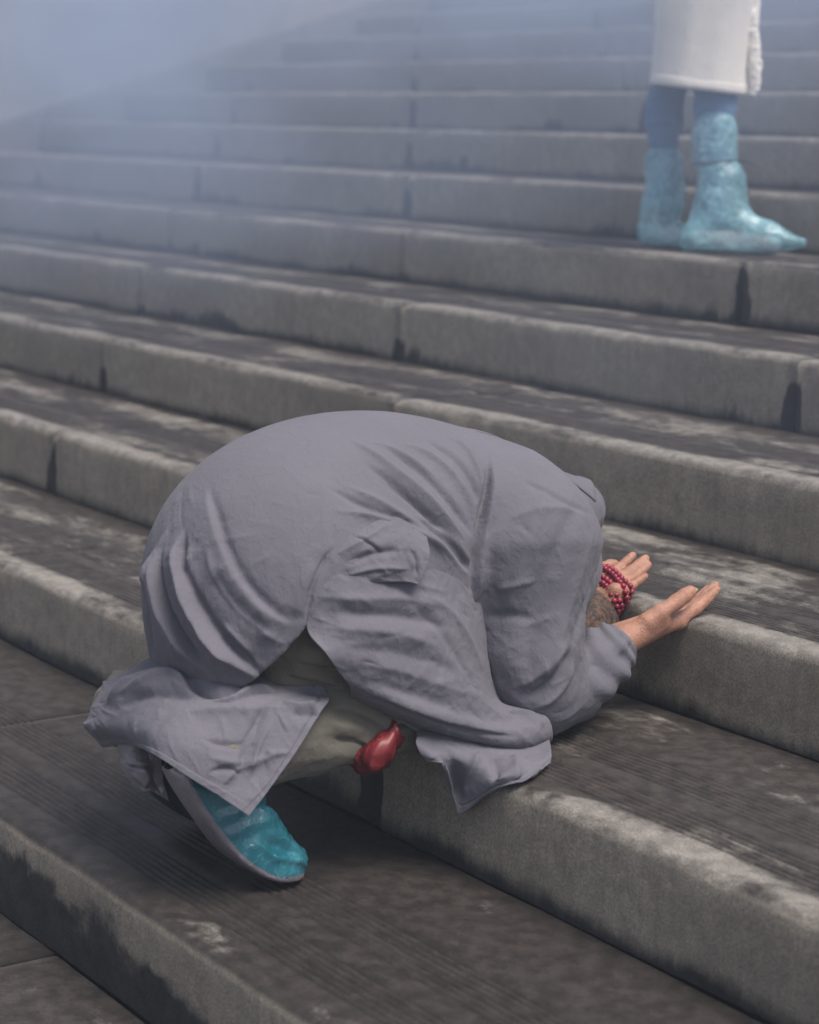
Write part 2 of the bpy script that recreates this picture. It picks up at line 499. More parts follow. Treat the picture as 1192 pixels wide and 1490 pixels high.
def fold(V, N, tree, strokes):
    """press folds into a cloth: each stroke is (kind, width, height, [(px, py), ...]) laid on the cloth's own surface.
    kind r = ridge, v = valley, s = overlap whose high side lies left of the stroke direction"""
    D = np.zeros(len(V))
    for kind, wd, ht, pts in strokes:
        L = [cast(tree, *p) for p in catmull(np.array(pts, float), max(6, 4 * len(pts)))]
        L = [p for p in L if p is not None]
        if len(L) < 2: continue
        L = np.array(L)
        jump = np.linalg.norm(np.diff(L, axis=0), axis=1)
        if jump.max() > .12: L = L[:int(np.argmax(jump > .12)) + 1]
        if len(L) < 2: continue
        r = wd * 4.5
        lo, hi = L.min(0) - r, L.max(0) + r
        m = np.where(((V > lo) & (V < hi)).all(1))[0]
        if not len(m): continue
        d, off, par, tan = seg_dist(V[m], L)
        tp = np.clip(np.minimum(par, 1 - par) / .28, 0, 1); tp = tp * tp * (3 - 2 * tp)
        wl = wd * (.55 + .45 * tp)
        if kind == 's':
            side = np.einsum('ij,ij->i', np.cross(tan, N[m]), off)      # + on the right of the direction
            s = -side
            soft = .0028
            f = np.where(s > 0, np.exp(-s / (wl * 1.6)), 0.0) * (1 / (1 + np.exp(-s / soft * 2)) * 2 - 1).clip(0, 1)
            f -= .45 * np.exp(-(s + wl * .22) ** 2 / (wl * .35) ** 2) * (s < wl)
            f *= np.exp(-(np.maximum(0, d - np.abs(s)) / wl) ** 2)
        elif kind == 'v':
            f = -np.exp(-(d / wl) ** 2)
        else:
            f = .5 * (1 + (d / wl) ** 2) ** -1.6 + .5 * np.exp(-np.sqrt(d * d + (.12 * wl) ** 2) / wl * 1.25)
        D[m] += (1.4 if wd < .0095 else 1.15) * ht * tp * f
    return V + N * D[:, None]
def creases(V, N, count, seed, length=(.025, .08), width=.0032, height=.0011, weight=None, bias=None):
    """short sharp creases scattered over a cloth, running in locally coherent directions"""
    r = np.random.default_rng(seed)
    p = None if weight is None else weight / weight.sum()
    ids = r.choice(len(V), count, p=p)
    D = np.zeros(len(V))
    for i in ids:
        c, n = V[i], N[i]
        b = np.array([noise3(c[None] * 7 + k * 31.7 + seed)[0] for k in range(3)])
        if bias is not None: b = b * .6 + np.array(bias)
        t = b - n * (b @ n); t /= np.linalg.norm(t) + 1e-9
        s_ = np.cross(n, t)
        L = r.uniform(*length); h = height * r.uniform(.4, 1.3) * r.choice([1, 1, -1]); w = width * r.uniform(.7, 1.8)
        m = np.where((np.abs(V - c) < L * .6).all(1))[0]
        q = V[m] - c
        a = q @ t; d = q @ s_ + .25 * a * a / L * r.uniform(-1, 1); o = q @ n
        f = np.clip(1 - (2 * a / L) ** 2, 0, 1) ** 1.2 * np.exp(-np.abs(d) / w) * (np.abs(o) < .025) * ((N[m] @ n) > .2)
        D[m] += h * f
    return V + N * D[:, None]
def crinkle(V, N, amp, scale, stretch=(1, 1, 1), seed=0):
    P = V * np.array(stretch) * scale + seed * 11.3
    a = fbm(P, 3); b = 1 - np.abs(fbm(P * 1.7 + 40, 2)) * 1.6
    return V + N * (amp * (a * .6 + b * .5))[:, None]
def to_obj(name, V, Q, mat, parent, thick=.0016, sub=0):
    me = mesh_np(name, V, Q)
    o = obj(name, me, mat, parent)
    if thick:
        md = o.modifiers.new('thickness', 'SOLIDIFY'); md.thickness = thick; md.offset = 0
    if sub:
        md = o.modifiers.new('smooth', 'SUBSURF'); md.levels = sub; md.render_levels = sub
    return o
def grid_normals(S):
    du = np.gradient(S, axis=0); dv = np.gradient(S, axis=1)
    n = np.cross(du, dv); return n / (np.linalg.norm(n, axis=2, keepdims=True) + 1e-12)

def fabric(name, color, scale=900, rough=.92, sheen=.06):
    T = NT(name); P = T.pos()
    w1 = T.noise(T.pos((1, 1, .12)), scale, 2); w2 = T.noise(T.pos((.12, .5, 1)), scale, 2)
    weave = T.math('ADD', w1, w2)
    big = T.noise(P, 7, 3); mid = T.noise(P, 60, 3)
    c = T.mix(T.ramp(big, .3, .7), tuple(v * .93 for v in color), tuple(v * 1.05 for v in color))
    c = T.mix(T.ramp(weave, .7, 1.3, 0, .5), c, tuple(v * .84 for v in color))
    T.set(T.b.inputs['Base Color'], c)
    T.b.inputs['Roughness'].default_value = rough; T.b.inputs['Specular IOR Level'].default_value = .15
    T.b.inputs['Sheen Weight'].default_value = sheen; T.b.inputs['Sheen Roughness'].default_value = .5
    n1 = T.bump(weave, .35, .0006)
    wr = T.noise(T.pos((1, 1, .7)), 30, 4, .6)                      # crumpled cotton: sharp little ridges
    rd = T.ramp(T.math('ABSOLUTE', T.math('SUBTRACT', wr, .5)), 0, .10, 1, 0)
    n2 = T.bump(rd, .22, .0022, n1)
    T.set(T.b.inputs['Normal'], T.bump(mid, .25, .0014, n2))
    return T.m
M_ROBE = fabric('grey_cotton', (.144, .137, .159))
M_TROUSER = fabric('olive_cotton', (.158, .144, .120))

# ------------------------------------------------------------------ the person bowing on the steps
def g(px, py, x=None, y=None, z=None):
    """point behind a photograph pixel on a plane of known x, y or z"""
    d = ray(px, py)
    i, v = (0, x) if x is not None else ((1, y) if y is not None else (2, z))
    return CAM + d * ((v - CAM[i]) / d[i])
def trunk_sdf(P):
    q = P.copy(); lowz = q[:, 2] < .387
    q[:, 2] = np.where(lowz, .387 + (q[:, 2] - .387) * .62, q[:, 2])
    d = sd_ell(q, (0, -.1395, .3873), (.205, .2196, .2051), rotx(2.7))
    d = smin(d, sd_ell(P, (0, -.022, .4267), (.192, .2416, .189)), .06)
    d = smin(d, sd_ell(P, (0, .1675, .4089), (.178, .2122, .1522), rotx(-21.3)), .06)
    return smin(d, sd_cone(P, (-.02, .27, .4461), (-.02, .38, .4401), .0695, .0497), .05)
def arm_sdf(P, s=1):
    d = sd_cone(P, (s * .115, .158, .42), (s * .150, .148, .29), .128, .084)
    d = smin(d, sd_cone(P, (s * .150, .148, .29), (s * .160, .152, .235), .084, .072), .03)
    return smin(d, sd_cone(P, (s * .165, .175, .215), (s * .168, .225, .222), .060, .055), .03)
def robe_sdf(P):
    d = trunk_sdf(P)
    k = .006 + .075 * np.clip((P[:, 2] - .47) / .09, 0, 1)
    d = smin(d, arm_sdf(P, 1), k)
    return smin(d, arm_sdf(P, -1), k)
def legs_sdf(P):
    d = None
    for s in (1, -1):
        a = sd_cone(P, (s * .080, -.19, .325), (s * .130, -.01, .245), .078, .078)
        b = sd_cone(P, (s * .135, .0, .232), (s * .125, -.33, .190), .070, .052)
        a = smin(a, b, .012)
        d = a if d is None else smin(d, a, .02)
    return d
def cloth_sdf(P):
    return np.minimum(robe_sdf(P), legs_sdf(P))
def push_out(S, fn, clear=.005, it=3):
    P = S.reshape(-1, 3).copy()
    for _ in range(it):
        d = fn(P); m = d < clear
        if not m.any(): break
        e = 1e-3; G = np.stack([fn(P[m] + np.eye(3)[i] * e) - fn(P[m] - np.eye(3)[i] * e) for i in range(3)], 1)
        G /= np.linalg.norm(G, axis=1, keepdims=True) + 1e-9
        P[m] += G * (clear - d[m])[:, None]
    return P.reshape(S.shape)

person = empty('person', (0, 0, .15))
def under(o, p=person):
    o.parent = p; o.matrix_parent_inverse = Matrix.Translation(-Vector(p.location)); return o

V, Q = surface_nets(robe_sdf, (-.28, -.42, .13), (.28, .52, .65), .0055)
full = mesh_np('robe', V, Q)
body_tree = bvh(full)
# hem of the back panel: cut away what hangs below it
def zcut(V):
    y = V[:, 1]
    near = np.interp(y, [-.40, -.30, -.24, -.19, .0, .05, .06], [.262, .274, .362, .375, .36, .30, 0])
    far = np.interp(y, [-.4, .0, .05, .06], [.262, .30, .28, 0])
    return np.where(V[:, 0] > .02, near, far)
me = subdivide(full, 1)
V, N = get_co(me), get_no(me)
Q = np.empty(len(me.polygons) * 4, np.int32); me.polygons.foreach_get('vertices', Q); Q = Q.reshape(-1, 4)
armm = np.minimum(arm_sdf(V, 1), arm_sdf(V, -1)) < .004
zc = np.where(armm, -1, zcut(V)); keepv = V[:, 2] >= zc
keep = keepv[Q].all(1)
Qk = Q[keep]
edge = np.zeros(len(V), bool); edge[Q[~keep].ravel()] = True
inn = np.zeros(len(V), bool); inn[Qk.ravel()] = True
bd = edge & inn
V[bd, 2] = np.where((V[bd, 2] - zc[bd]) < .02, zc[bd], V[bd, 2])

ROBE_FOLDS = [
 # hip and buttock: long folds that sweep from the back round to the slit
 ('s', .020, .007, [(440, 912), (395, 890), (352, 845), (325, 790), (310, 740), (300, 700)]),
 ('s', .019, .020, [(398, 1000), (350, 955), (306, 905), (277, 850), (266, 805), (272, 765)]),
 ('s', .014, .020, [(312, 985), (276, 935), (250, 885), (238, 835), (240, 795)]),
 ('r', .012, .012, [(378, 990), (330, 945), (292, 890), (276, 835), (280, 785)]),
 ('r', .010, .008, [(425, 945), (380, 915), (340, 880), (314, 838), (300, 790)]),
 ('v', .010, .008, [(400, 925), (362, 900), (325, 860), (305, 815)]),
 ('r', .012, .008, [(292, 980), (258, 930), (238, 880), (228, 830), (235, 785)]),
 ('v', .010, .008, [(225, 968), (218, 905), (216, 850), (228, 795)]),
 ('r', .006, .005, [(212, 900), (226, 850), (234, 800), (255, 752)]),
 ('r', .006, .004, [(370, 955), (345, 925), (325, 905)]),
 ('r', .005, .004, [(300, 905), (320, 935), (352, 962)]),
 # side seam running up from the slit
 ('v', .0035, .0035, [(446, 914), (449, 880), (456, 850), (472, 815), (492, 790)]),
 ('r', .010, .003, [(430, 905), (436, 870), (446, 840), (462, 808)]),
 # pull lines from the waist and back that converge on the arm pit
 ('r', .0075, .0065, [(500, 632), (560, 674), (620, 722), (690, 800)]),
 ('v', .0070, .0065, [(520, 668), (585, 712), (640, 765), (688, 822)]),
 ('r', .0065, .0050, [(490, 700), (560, 735), (620, 775), (672, 820)]),
 ('v', .0065, .0055, [(555, 650), (610, 684), (660, 736), (692, 790)]),
 ('r', .0070, .0060, [(575, 640), (632, 668), (675, 715), (694, 770)]),
 ('v', .0060, .0050, [(612, 636), (660, 666), (688, 708), (698, 752)]),
 ('r', .0060, .0050, [(640, 630), (680, 655), (700, 695), (704, 735)]),
 ('v', .0055, .0045, [(470, 706), (540, 742), (600, 764), (640, 790)]),
 ('r', .0060, .0055, [(478, 742), (540, 750), (590, 764), (640, 796), (688, 842)]),
 ('v', .0060, .0055, [(600, 752), (640, 780), (672, 812), (690, 838)]),
 ('r', .0050, .0040, [(628, 760), (660, 785), (690, 822)]),
 ('v', .0050, .0040, [(540, 690), (600, 728), (655, 780)]),
 ('r', .0045, .0030, [(530, 640), (590, 662), (640, 700)]),
 # crease between sleeve and trunk
 ('s', .018, .010, [(712, 658), (712, 700), (704, 750), (696, 800), (690, 850), (684, 890)]),
 ('v', .005, .006, [(711, 672), (710, 710), (702, 755), (694, 805), (688, 855)]),
 ('v', .006, .006, [(684, 880), (694, 930), (706, 975), (714, 1015)]),
 # broad soft folds down the sleeve
 ('r', .016, .006, [(800, 690), (780, 760), (752, 840), (730, 930)]),
 ('v', .016, .006, [(845, 720), (815, 790), (785, 870), (770, 950), (772, 1010)]),
 ('r', .013, .006, [(868, 760), (845, 830), (822, 900), (806, 970), (802, 1015)]),
 ('v', .010, .005, [(880, 790), (862, 850), (843, 905), (832, 945)]),
 ('r', .009, .005, [(742, 1005), (778, 985), (808, 955), (828, 925)]),
 ('v', .008, .005, [(758, 1020), (792, 1000), (818, 968), (832, 940)]),
 ('r', .008, .005, [(770, 1035), (805, 1015), (826, 985), (833, 955)]),
 ('v', .006, .003, [(760, 700), (790, 715), (830, 735), (868, 752)]),
 ('r', .008, .003, [(735, 760), (775, 745), (820, 740), (870, 752)]),
 ('r', .007, .003, [(720, 860), (748, 850), (785, 845)]),
 ('v', .007, .003, [(705, 900), (742, 895), (790, 905)]),
 # yoke seam that runs along the back to the collar
]
V = fold(V, N, body_tree, ROBE_FOLDS)
# fine creasing of the cotton
sideness = np.clip((.52 - V[:, 2]) / .12, .12, 1)
V = V + N * (sideness * .0010 * fbm(V * np.array([18, 18, 12]), 3))[:, None]
V = V + N * (sideness * .0006 * (1 - 2 * np.abs(fbm(V * np.array([60, 34, 34]) + 9, 2))))[:, None]
V = creases(V, N, 420, 3, (.025, .10), .0034, .0015, np.clip((.56 - V[:, 2]) / .1, .04, 1) * (N[:, 0] > -.3))
used = np.unique(Qk); remap = -np.ones(len(V), int); remap[used] = np.arange(len(used))
robe = to_obj('robe', V[used], remap[Qk], M_ROBE, None, .002); under(robe)
robe.modifiers['thickness'].offset = -1

def snap(px, py, off=.003):
    """point on the robe's own surface, lifted by a cloth thickness"""
    p = cast(body_tree, px, py)
    return g(px, py, x=0) if p is None else p - ray(px, py) * off
def sheet(name, G, nu, nv, folds=(), clear=.005, amp=.0012, fn=cloth_sdf, flip=False, seed=0, scale=30, coll=True, parent=None, mat=None, ncr=60, hem=()):
    S = patch([[p if isinstance(p, np.ndarray) else snap(*p) if len(p) == 2 else snap(p[0], p[1], p[3]) if len(p) == 4 else g(*p[:2], x=p[2]) for p in row] for row in G], nu, nv)
    if coll: S = push_out(S, fn, clear)
    N = grid_normals(S)
    V = S.reshape(-1, 3); N = N.reshape(-1, 3)
    view = CAM - V
    if np.mean(np.einsum('ij,ij->i', N, view)) < 0: N = -N
    q = grid_quads(nu, nv)
    if folds:
        t = BVHTree.FromPolygons([tuple(v) for v in V], [tuple(f) for f in q])
        V = fold(V, N, t, folds)
    V = V + N * (amp * fbm(V * scale + seed * 7.7, 3) + amp * .7 * (1 - 2 * np.abs(fbm(V * scale * 1.6 + seed * 3.1 + 50, 2))))[:, None]
    if hem:                                                          # turned-up hem: a slightly thicker band and its stitch line
        U_, W_ = np.meshgrid(np.arange(nu), np.arange(nv), indexing='ij'); hh = np.zeros(nu * nv)
        for side in hem:
            k = {'u1': nu - 1 - U_, 'v1': nv - 1 - W_, 'v0': W_}[side].ravel().astype(float)
            hh = np.maximum(hh, np.where(k < 7, .0013, 0)) - .0016 * np.exp(-((k - 8) / 1.1) ** 2)
        V = V + N * hh[:, None]
    if ncr: V = creases(V, N, ncr, seed + 5, (.02, .07), .0035, .0016)
    if coll: V = push_out(V, fn, clear * .6, 2)
    return to_obj(name, V, q, mat or M_ROBE, parent or robe, .0018)

# front skirt panel: wraps the thigh, lands on the tread beside the elbow
front = sheet('skirt_panel', [
 [(474, 800, 0, -.006), (520, 788, 0, -.006), (575, 790, 0, -.006), (630, 806, 0, -.008), (668, 830, 0, -.010), (690, 850, 0, -.014)],
 [(458, 860, 0, -.0015), (512, 852, .203), (575, 850, .210), (635, 862, .212), (678, 888, .20), (706, 905, .175)],
 [(447, 914, 0, .001), (512, 905, .212), (580, 905, .224), (640, 920, .225), (688, 948, .21), (716, 965, .18)],
 [(472, 948, .212), (528, 950, .224), (590, 958, .232), (650, 978, .232), (702, 1005, .22), (728, 1020, .19)],
 [(494, 978, .212), (548, 990, .224), (606, 1006, .232), (668, 1026, .235), (728, 1040, .232), (772, 1032, .215)],
 [(508, 996, .21), (558, 1014, .224), (620, 1036, .236), (690, 1054, .245), (752, 1064, .25), (797, 1046, .235)],
 [(511, 1008, .195), (562, 1032, .21), (622, 1054, .225), (690, 1074, .24), (752, 1084, .25), (803, 1070, .24)],
 [(512, 1014, .175), (565, 1042, .185), (622, 1066, .195), (690, 1084, .21), (750, 1094, .225), (798, 1086, .22)],
], 170, 200, [
 ('r', 0.0112, 0.0053, [(450, 914), (520, 916), (590, 925), (650, 945)]),
 ('v', 0.0094, 0.0048, [(470, 890), (540, 895), (600, 900), (660, 915)]),
 ('r', 0.0086, 0.0037, [(462, 868), (520, 872), (590, 872), (650, 885)]),
 ('v', 0.0103, 0.0037, [(500, 945), (560, 948), (620, 962), (680, 985)]),
 ('r', 0.0103, 0.0031, [(520, 965), (580, 975), (650, 1000), (710, 1020)]),
 ('r', 0.0086, 0.0031, [(600, 862), (650, 885), (682, 930), (706, 990)]),
 ('v', 0.0077, 0.0026, [(585, 870), (630, 905), (660, 950), (690, 1000)]),
 ('v', 0.0103, 0.0043, [(540, 992), (600, 1012), (660, 1036), (720, 1050), (775, 1045)]),
 ('s', .012, .006, [(508, 998), (560, 1018), (620, 1042), (690, 1062), (760, 1072)]),
 ('r', 0.0051, 0.0021, [(560, 835), (605, 850), (650, 862)]),
 ('v', 0.0060, 0.0031, [(735, 1035), (765, 1042), (785, 1062)]),
 ('r', 0.0051, 0.0026, [(748, 1032), (778, 1040), (793, 1062)]),
], seed=1, amp=.0008, fn=lambda P: np.minimum(legs_sdf(P), arm_sdf(P)), clear=.003)
# the lower flap of that panel spreads over the tread and hangs across the nosing
TZ = .1545
sheet('skirt_flap', [
 [(606, 1066, .20), (645, 1062, .205), (690, 1072, .215), (735, 1080, .228), (775, 1080, .232), (797, 1068, .225)],
 [(606, 1074, .215), (640, 1078, .225), (685, 1088, .238), (735, 1094, .252), (780, 1094, .258), (801, 1084, .255)],
 [(605, 1082, .225), (638, 1096, .238), (680, 1110, .26), g(732, 1112, z=.166), g(785, 1108, z=.164), g(802, 1096, z=.166)],
 [(612, 1096, .23), (642, 1108, .245), g(674, 1142, y=-.016), g(728, 1130, z=.163), g(782, 1120, z=.159), g(801, 1104, z=.162)],
 [(621, 1106, .232), (648, 1117, .25), g(668, 1183, y=-.020), g(716, 1151, y=-.014), g(770, 1134, z=.159), g(799, 1109, z=.159)],
], 110, 140, [
 ('v', .010, .006, [(640, 1082), (660, 1110), (664, 1140), (668, 1170)]),
 ('r', .009, .006, [(700, 1092), (690, 1115), (684, 1140), (680, 1165)]),
 ('v', .008, .005, [(716, 1100), (722, 1120), (716, 1145)]),
 ('r', .009, .006, [(745, 1098), (752, 1116), (748, 1138)]),
 ('r', .007, .004, [(690, 1098), (735, 1108), (785, 1112)]),
], seed=2, amp=.0006, hem=('u1',), ncr=30, fn=legs_sdf)
# back skirt panel thrown over the heels
sheet('skirt_panel', [
 [(158, 1000, -.14), (205, 965, -.09), (262, 945, -.04), (325, 958, .04), (398, 990, .10), (470, 1012, .15)],
 [(150, 1002, -.13), (197, 974, -.07), (258, 962, -.01), (330, 984, .08), (402, 1012, .15), (479, 1018, .185)],
 [(136, 1026, -.11), (180, 998, -.04), (248, 988, .04), (322, 1010, .125), (400, 1036, .172), (462, 1044, .205)],
 [(126, 1046, -.10), (172, 1030, -.03), (238, 1030, .08), (310, 1056, .152), (382, 1080, .185), (438, 1084, .215)],
 [(122, 1057, -.095), (166, 1062, -.025), (224, 1064, .10), (298, 1096, .172), (364, 1128, .195), (402, 1136, .22)],
 [(150, 1086, -.09), (189, 1081, -.02), (222, 1096, .11), (278, 1133, .172), (320, 1160, .195), (362, 1188, .22)],
], 150, 200, [
 ('r', .010, .009, [(150, 1030), (180, 1000), (215, 985), (262, 982)]),
 ('v', .010, .010, [(170, 1035), (205, 1012), (250, 1008), (285, 1018)]),
 ('r', .008, .008, [(165, 1015), (220, 990), (258, 985), (278, 1012)]),
 ('v', .010, .014, [(262, 972), (290, 1000), (320, 1010), (362, 1000)]),
 ('s', .010, .010, [(290, 1020), (335, 1017), (375, 1006), (405, 1008)]),
 ('r', .010, .006, [(230, 1065), (270, 1040), (330, 1032), (395, 1032)]),
 ('v', .006, .0045, [(345, 1150), (355, 1100), (375, 1050), (390, 1020)]),
 ('r', .005, .004, [(360, 1140), (375, 1090), (398, 1045)]),
 ('r', .006, .004, [(300, 1100), (340, 1110), (385, 1105), (425, 1090)]),
 ('v', .005, .0035, [(290, 1075), (330, 1085), (380, 1085)]),
 ('r', .005, .0035, [(320, 1145), (345, 1120), (385, 1110)]),
 ('r', .004, .003, [(385, 1090), (400, 1098), (425, 1095)]),
 ('v', .004, .003, [(300, 1125), (330, 1118), (350, 1128)]),
 ('r', .007, .005, [(410, 1024), (440, 1028), (470, 1024)]),
 ('v', .008, .005, [(420, 1038), (445, 1040), (462, 1032)]),
], seed=3, amp=.0007, clear=.006, fn=legs_sdf, ncr=110, hem=('u1', 'v1'))
# pocket flap gaping open at the waist: it grows out of the front panel and stands off on its free side
front_tree = bvh(front.data)
def snap2(px, py, off):
    h = [t.ray_cast(Vector(CAM), Vector(ray(px, py)))[3] for t in (body_tree, front_tree)]
    dd = min(v for v in h if v is not None)
    return CAM + ray(px, py) * (dd - off)
FL = [
 [(476, 803, -.004), (522, 773, -.001), (572, 753, .003), (621, 781, .010)],
 [(472, 822, -.004), (526, 797, .005), (580, 786, .014), (625, 803, .026)],
 [(470, 842, -.004), (530, 822, .004), (586, 818, .018), (620, 828, .030)],
 [(474, 862, -.006), (536, 848, -.004), (586, 846, .010), (608, 850, .024)]]
sheet('pocket_flap', [[snap2(*p) for p in row] for row in FL], 90, 90, [
 ('r', .005, .003, [(488, 808), (530, 786), (570, 759)]),
 ('v', .006, .004, [(500, 822), (545, 806), (590, 800)]),
 ('r', .005, .004, [(500, 838), (550, 826), (600, 828)]),
 ('s', .006, .003, [(512, 780), (540, 792), (560, 806)]),
 ('v', .004, .003, [(594, 796), (606, 816), (604, 842)]),
], seed=4, coll=False, ncr=24)
# trousers showing in the slit and below the hem
V, Q = surface_nets(legs_sdf, (-.26, -.42, .08), (.26, .12, .47), .007)
me = subdivide(mesh_np('trousers', V, Q), 1); V, N = get_co(me), get_no(me)
V = V + N * (.0022 * fbm(V * np.array([12, 9, 40]), 3) + .007 * (1 - 2 * np.abs(noise3(V * np.array([10, 13, 34])))))[:, None]
V = fold(V, N, bvh(me), [('s', .010, .008, [(474, 1030), (520, 1040), (562, 1064)]), ('r', .009, .008, [(476, 1052), (515, 1060), (552, 1078)]), ('s', .008, .007, [(482, 1074), (520, 1080), (548, 1092)]),
 ('v', .007, .006, [(478, 1042), (518, 1050), (556, 1072)]), ('s', .010, .009, [(424, 962), (460, 966), (502, 978)]), ('s', .010, .009, [(416, 984), (455, 988), (508, 1004)]), ('r', .008, .006, [(430, 942), (455, 944), (482, 954)])])
V = creases(V, N, 160, 9, (.03, .09), .004, .0025, bias=(.3, 1, -.2)); set_co(me, V); trousers = obj('trousers', me, M_TROUSER); under(trousers)

# forearm sleeve: a loose tube that bunches at the elbow and ends at the wrist
def tube(path, radii, n, m, noise_amp=0., noise_scale=30, squash=1.0, seed=0, ring=None):
    C = catmull(path, n); R = catmull(np.array(radii)[:, None], n)[:, 0]
    T = np.gradient(C, axis=0); T /= np.linalg.norm(T, axis=1, keepdims=True)
    ref = np.array([0, 0, 1.0]); A = np.cross(T, ref); A /= np.linalg.norm(A, axis=1, keepdims=True); B = np.cross(A, T)
    th = np.linspace(0, 2 * np.pi, m, endpoint=False)
    S = C[:, None] + R[:, None, None] * (np.cos(th)[None, :, None] * A[:, None] + squash * np.sin(th)[None, :, None] * B[:, None])
    Nn = (S - C[:, None]) / (np.linalg.norm(S - C[:, None], axis=2, keepdims=True) + 1e-9)
    if noise_amp:
        P = S.reshape(-1, 3)
        f = fbm(P * noise_scale + seed * 5.5, 3)
        if ring is not None: f = f * .5 + ring(np.repeat(np.linspace(0, 1, n), m), np.tile(th, n))
        S = S + Nn * (noise_amp * f).reshape(n, m, 1)
    return S
def cuff_ring(t, th):
    return 1.1 * np.sin(t * 30 + 3.2 * np.sin(th * 1 + 1.1) + 1.3 * np.sin(2 * th)) * np.clip(t * 2, 0, 1) * np.clip((1.02 - t) * 4, .15, 1) + .6 * np.sin(th * 5 + t * 6)
for s in (1, -1):
    if s == 1:
        pth = [g(788, 1010, x=.165), g(815, 1004, x=.168), g(845, 985, x=.17), g(872, 962, x=.17), g(890, 946, x=.168), g(901, 937, x=.167)]
    else:
        pth = [(-.165, .175, .215), (-.15, .215, .225), (-.12, .27, .245), (-.095, .315, .262), (-.085, .335, .272), (-.08, .347, .278)]
    S = tube(pth, [.050, .054, .053, .047, .040, .0345], 90, 110, .0026, 26, 1.0, 2 + s, cuff_ring)
    Vc = S.reshape(-1, 3); Nc = -grid_normals(S).reshape(-1, 3); Vc = creases(Vc, Nc, 60, 21, (.02, .06), .0035, .0018)
    to_obj('cuff', Vc, grid_quads(90, 110, cv=True), M_ROBE, robe, .0018)
# collar: the neck band lies along the back line, its corner standing off behind the head
nu_, nv_ = 90, 50
S = np.zeros((nu_, nv_, 3))
for i, a_ in enumerate(np.linspace(0, 1, nu_)):
    for j, b_ in enumerate(np.linspace(0, 1, nv_)):
        S[i, j, :2] = (-.085 + b_ * (.100 + .012 * a_), .13 + a_ * (.288 - .035 * b_ ** 2))
P = S.reshape(-1, 3); zlo, zhi = np.full(len(P), .40), np.full(len(P), .66)
for _ in range(22):                                                  # height of the robe below each point
    zm = (zlo + zhi) / 2; P[:, 2] = zm; ins = robe_sdf(P) < 0
    zlo = np.where(ins, zm, zlo); zhi = np.where(ins, zhi, zm)
A_, B_ = np.meshgrid(np.linspace(0, 1, nu_), np.linspace(0, 1, nv_), indexing='ij')
hold = np.maximum.accumulate(zlo.reshape(nu_, nv_)[::-1], 0)[::-1]   # the free corner does not drop over the edge
zz_ = np.maximum(zlo.reshape(nu_, nv_), .462 - .12 * (A_ - .8).clip(0, 1))
S[:, :, 2] = zz_ + .0035 * np.clip(A_ * 5, 0, 1) - .006 * (1 - np.clip(A_ * 9, 0, 1)) - .006 * (1 - np.clip(B_ * 8, 0, 1)) - .002 * np.clip((B_ - .93) * 14, 0, 1)
Vc = S.reshape(-1, 3); Vc = creases(Vc, grid_normals(S).reshape(-1, 3), 18, 44, (.02, .06), .003, .0009)
to_obj('collar', Vc, grid_quads(nu_, nv_), M_ROBE, robe, .0022)
# ------------------------------------------------------------------ body: head, trunk core, forearms and hands in one mesh
def skin(name, color):
    T = NT(name); P = T.pos()
    a = T.noise(P, 30, 3); b = T.noise(P, 220, 3, .7)
    c = T.mix(T.ramp(a, .3, .7), tuple(v * .82 for v in color), tuple(min(1, v * 1.1) for v in color))
    c = T.mix(T.ramp(b, .42, .72, 0, .6), c, (color[0] * .72, color[1] * .52, color[2] * .45))
    T.set(T.b.inputs['Base Color'], c)
    T.b.inputs['Roughness'].default_value = .52; T.b.inputs['Specular IOR Level'].default_value = .4
    T.b.inputs['Subsurface Weight'].default_value = .18; T.b.inputs['Subsurface Radius'].default_value = (.008, .003, .0015)
    T.b.inputs['Subsurface Scale'].default_value = .6
    v = T.n('ShaderNodeTexVoronoi'); T.set(v.inputs['Vector'], P); v.inputs['Scale'].default_value = 420
    T.set(T.b.inputs['Normal'], T.bump(T.math('ADD', b, T.math('MULTIPLY', v.outputs[0], .6)), .6, .0016))
    return T.m
M_SKIN = skin('skin', (.40, .205, .138))
def hand_sdf(H):
    prim = []
    for ch in H['chains']:
        for (a, ra), (b, rb) in zip(ch[:-1], ch[1:]): prim.append((np.array(a), np.array(b), ra, rb))
    palm = H['palm']
    def fn(P):
        d = None
        for a, b, ra, rb in palm:
            e = sd_cone(P, a, b, ra, rb); d = e if d is None else smin(d, e, .014)
        for ch in H['chains']:
            c = None
            for (a, ra), (b, rb) in zip(ch[:-1], ch[1:]):
                e = sd_cone(P, np.array(a), np.array(b), ra, rb); c = e if c is None else smin(c, e, .0025)
            d = smin(d, c, .0065)
        for c, r in H.get('knuckles', ()):
            d = smin(d, np.linalg.norm(P - c, axis=1) - r, .006)
        return d
    return fn
def lerp(a, b, t): return a + (b - a) * t
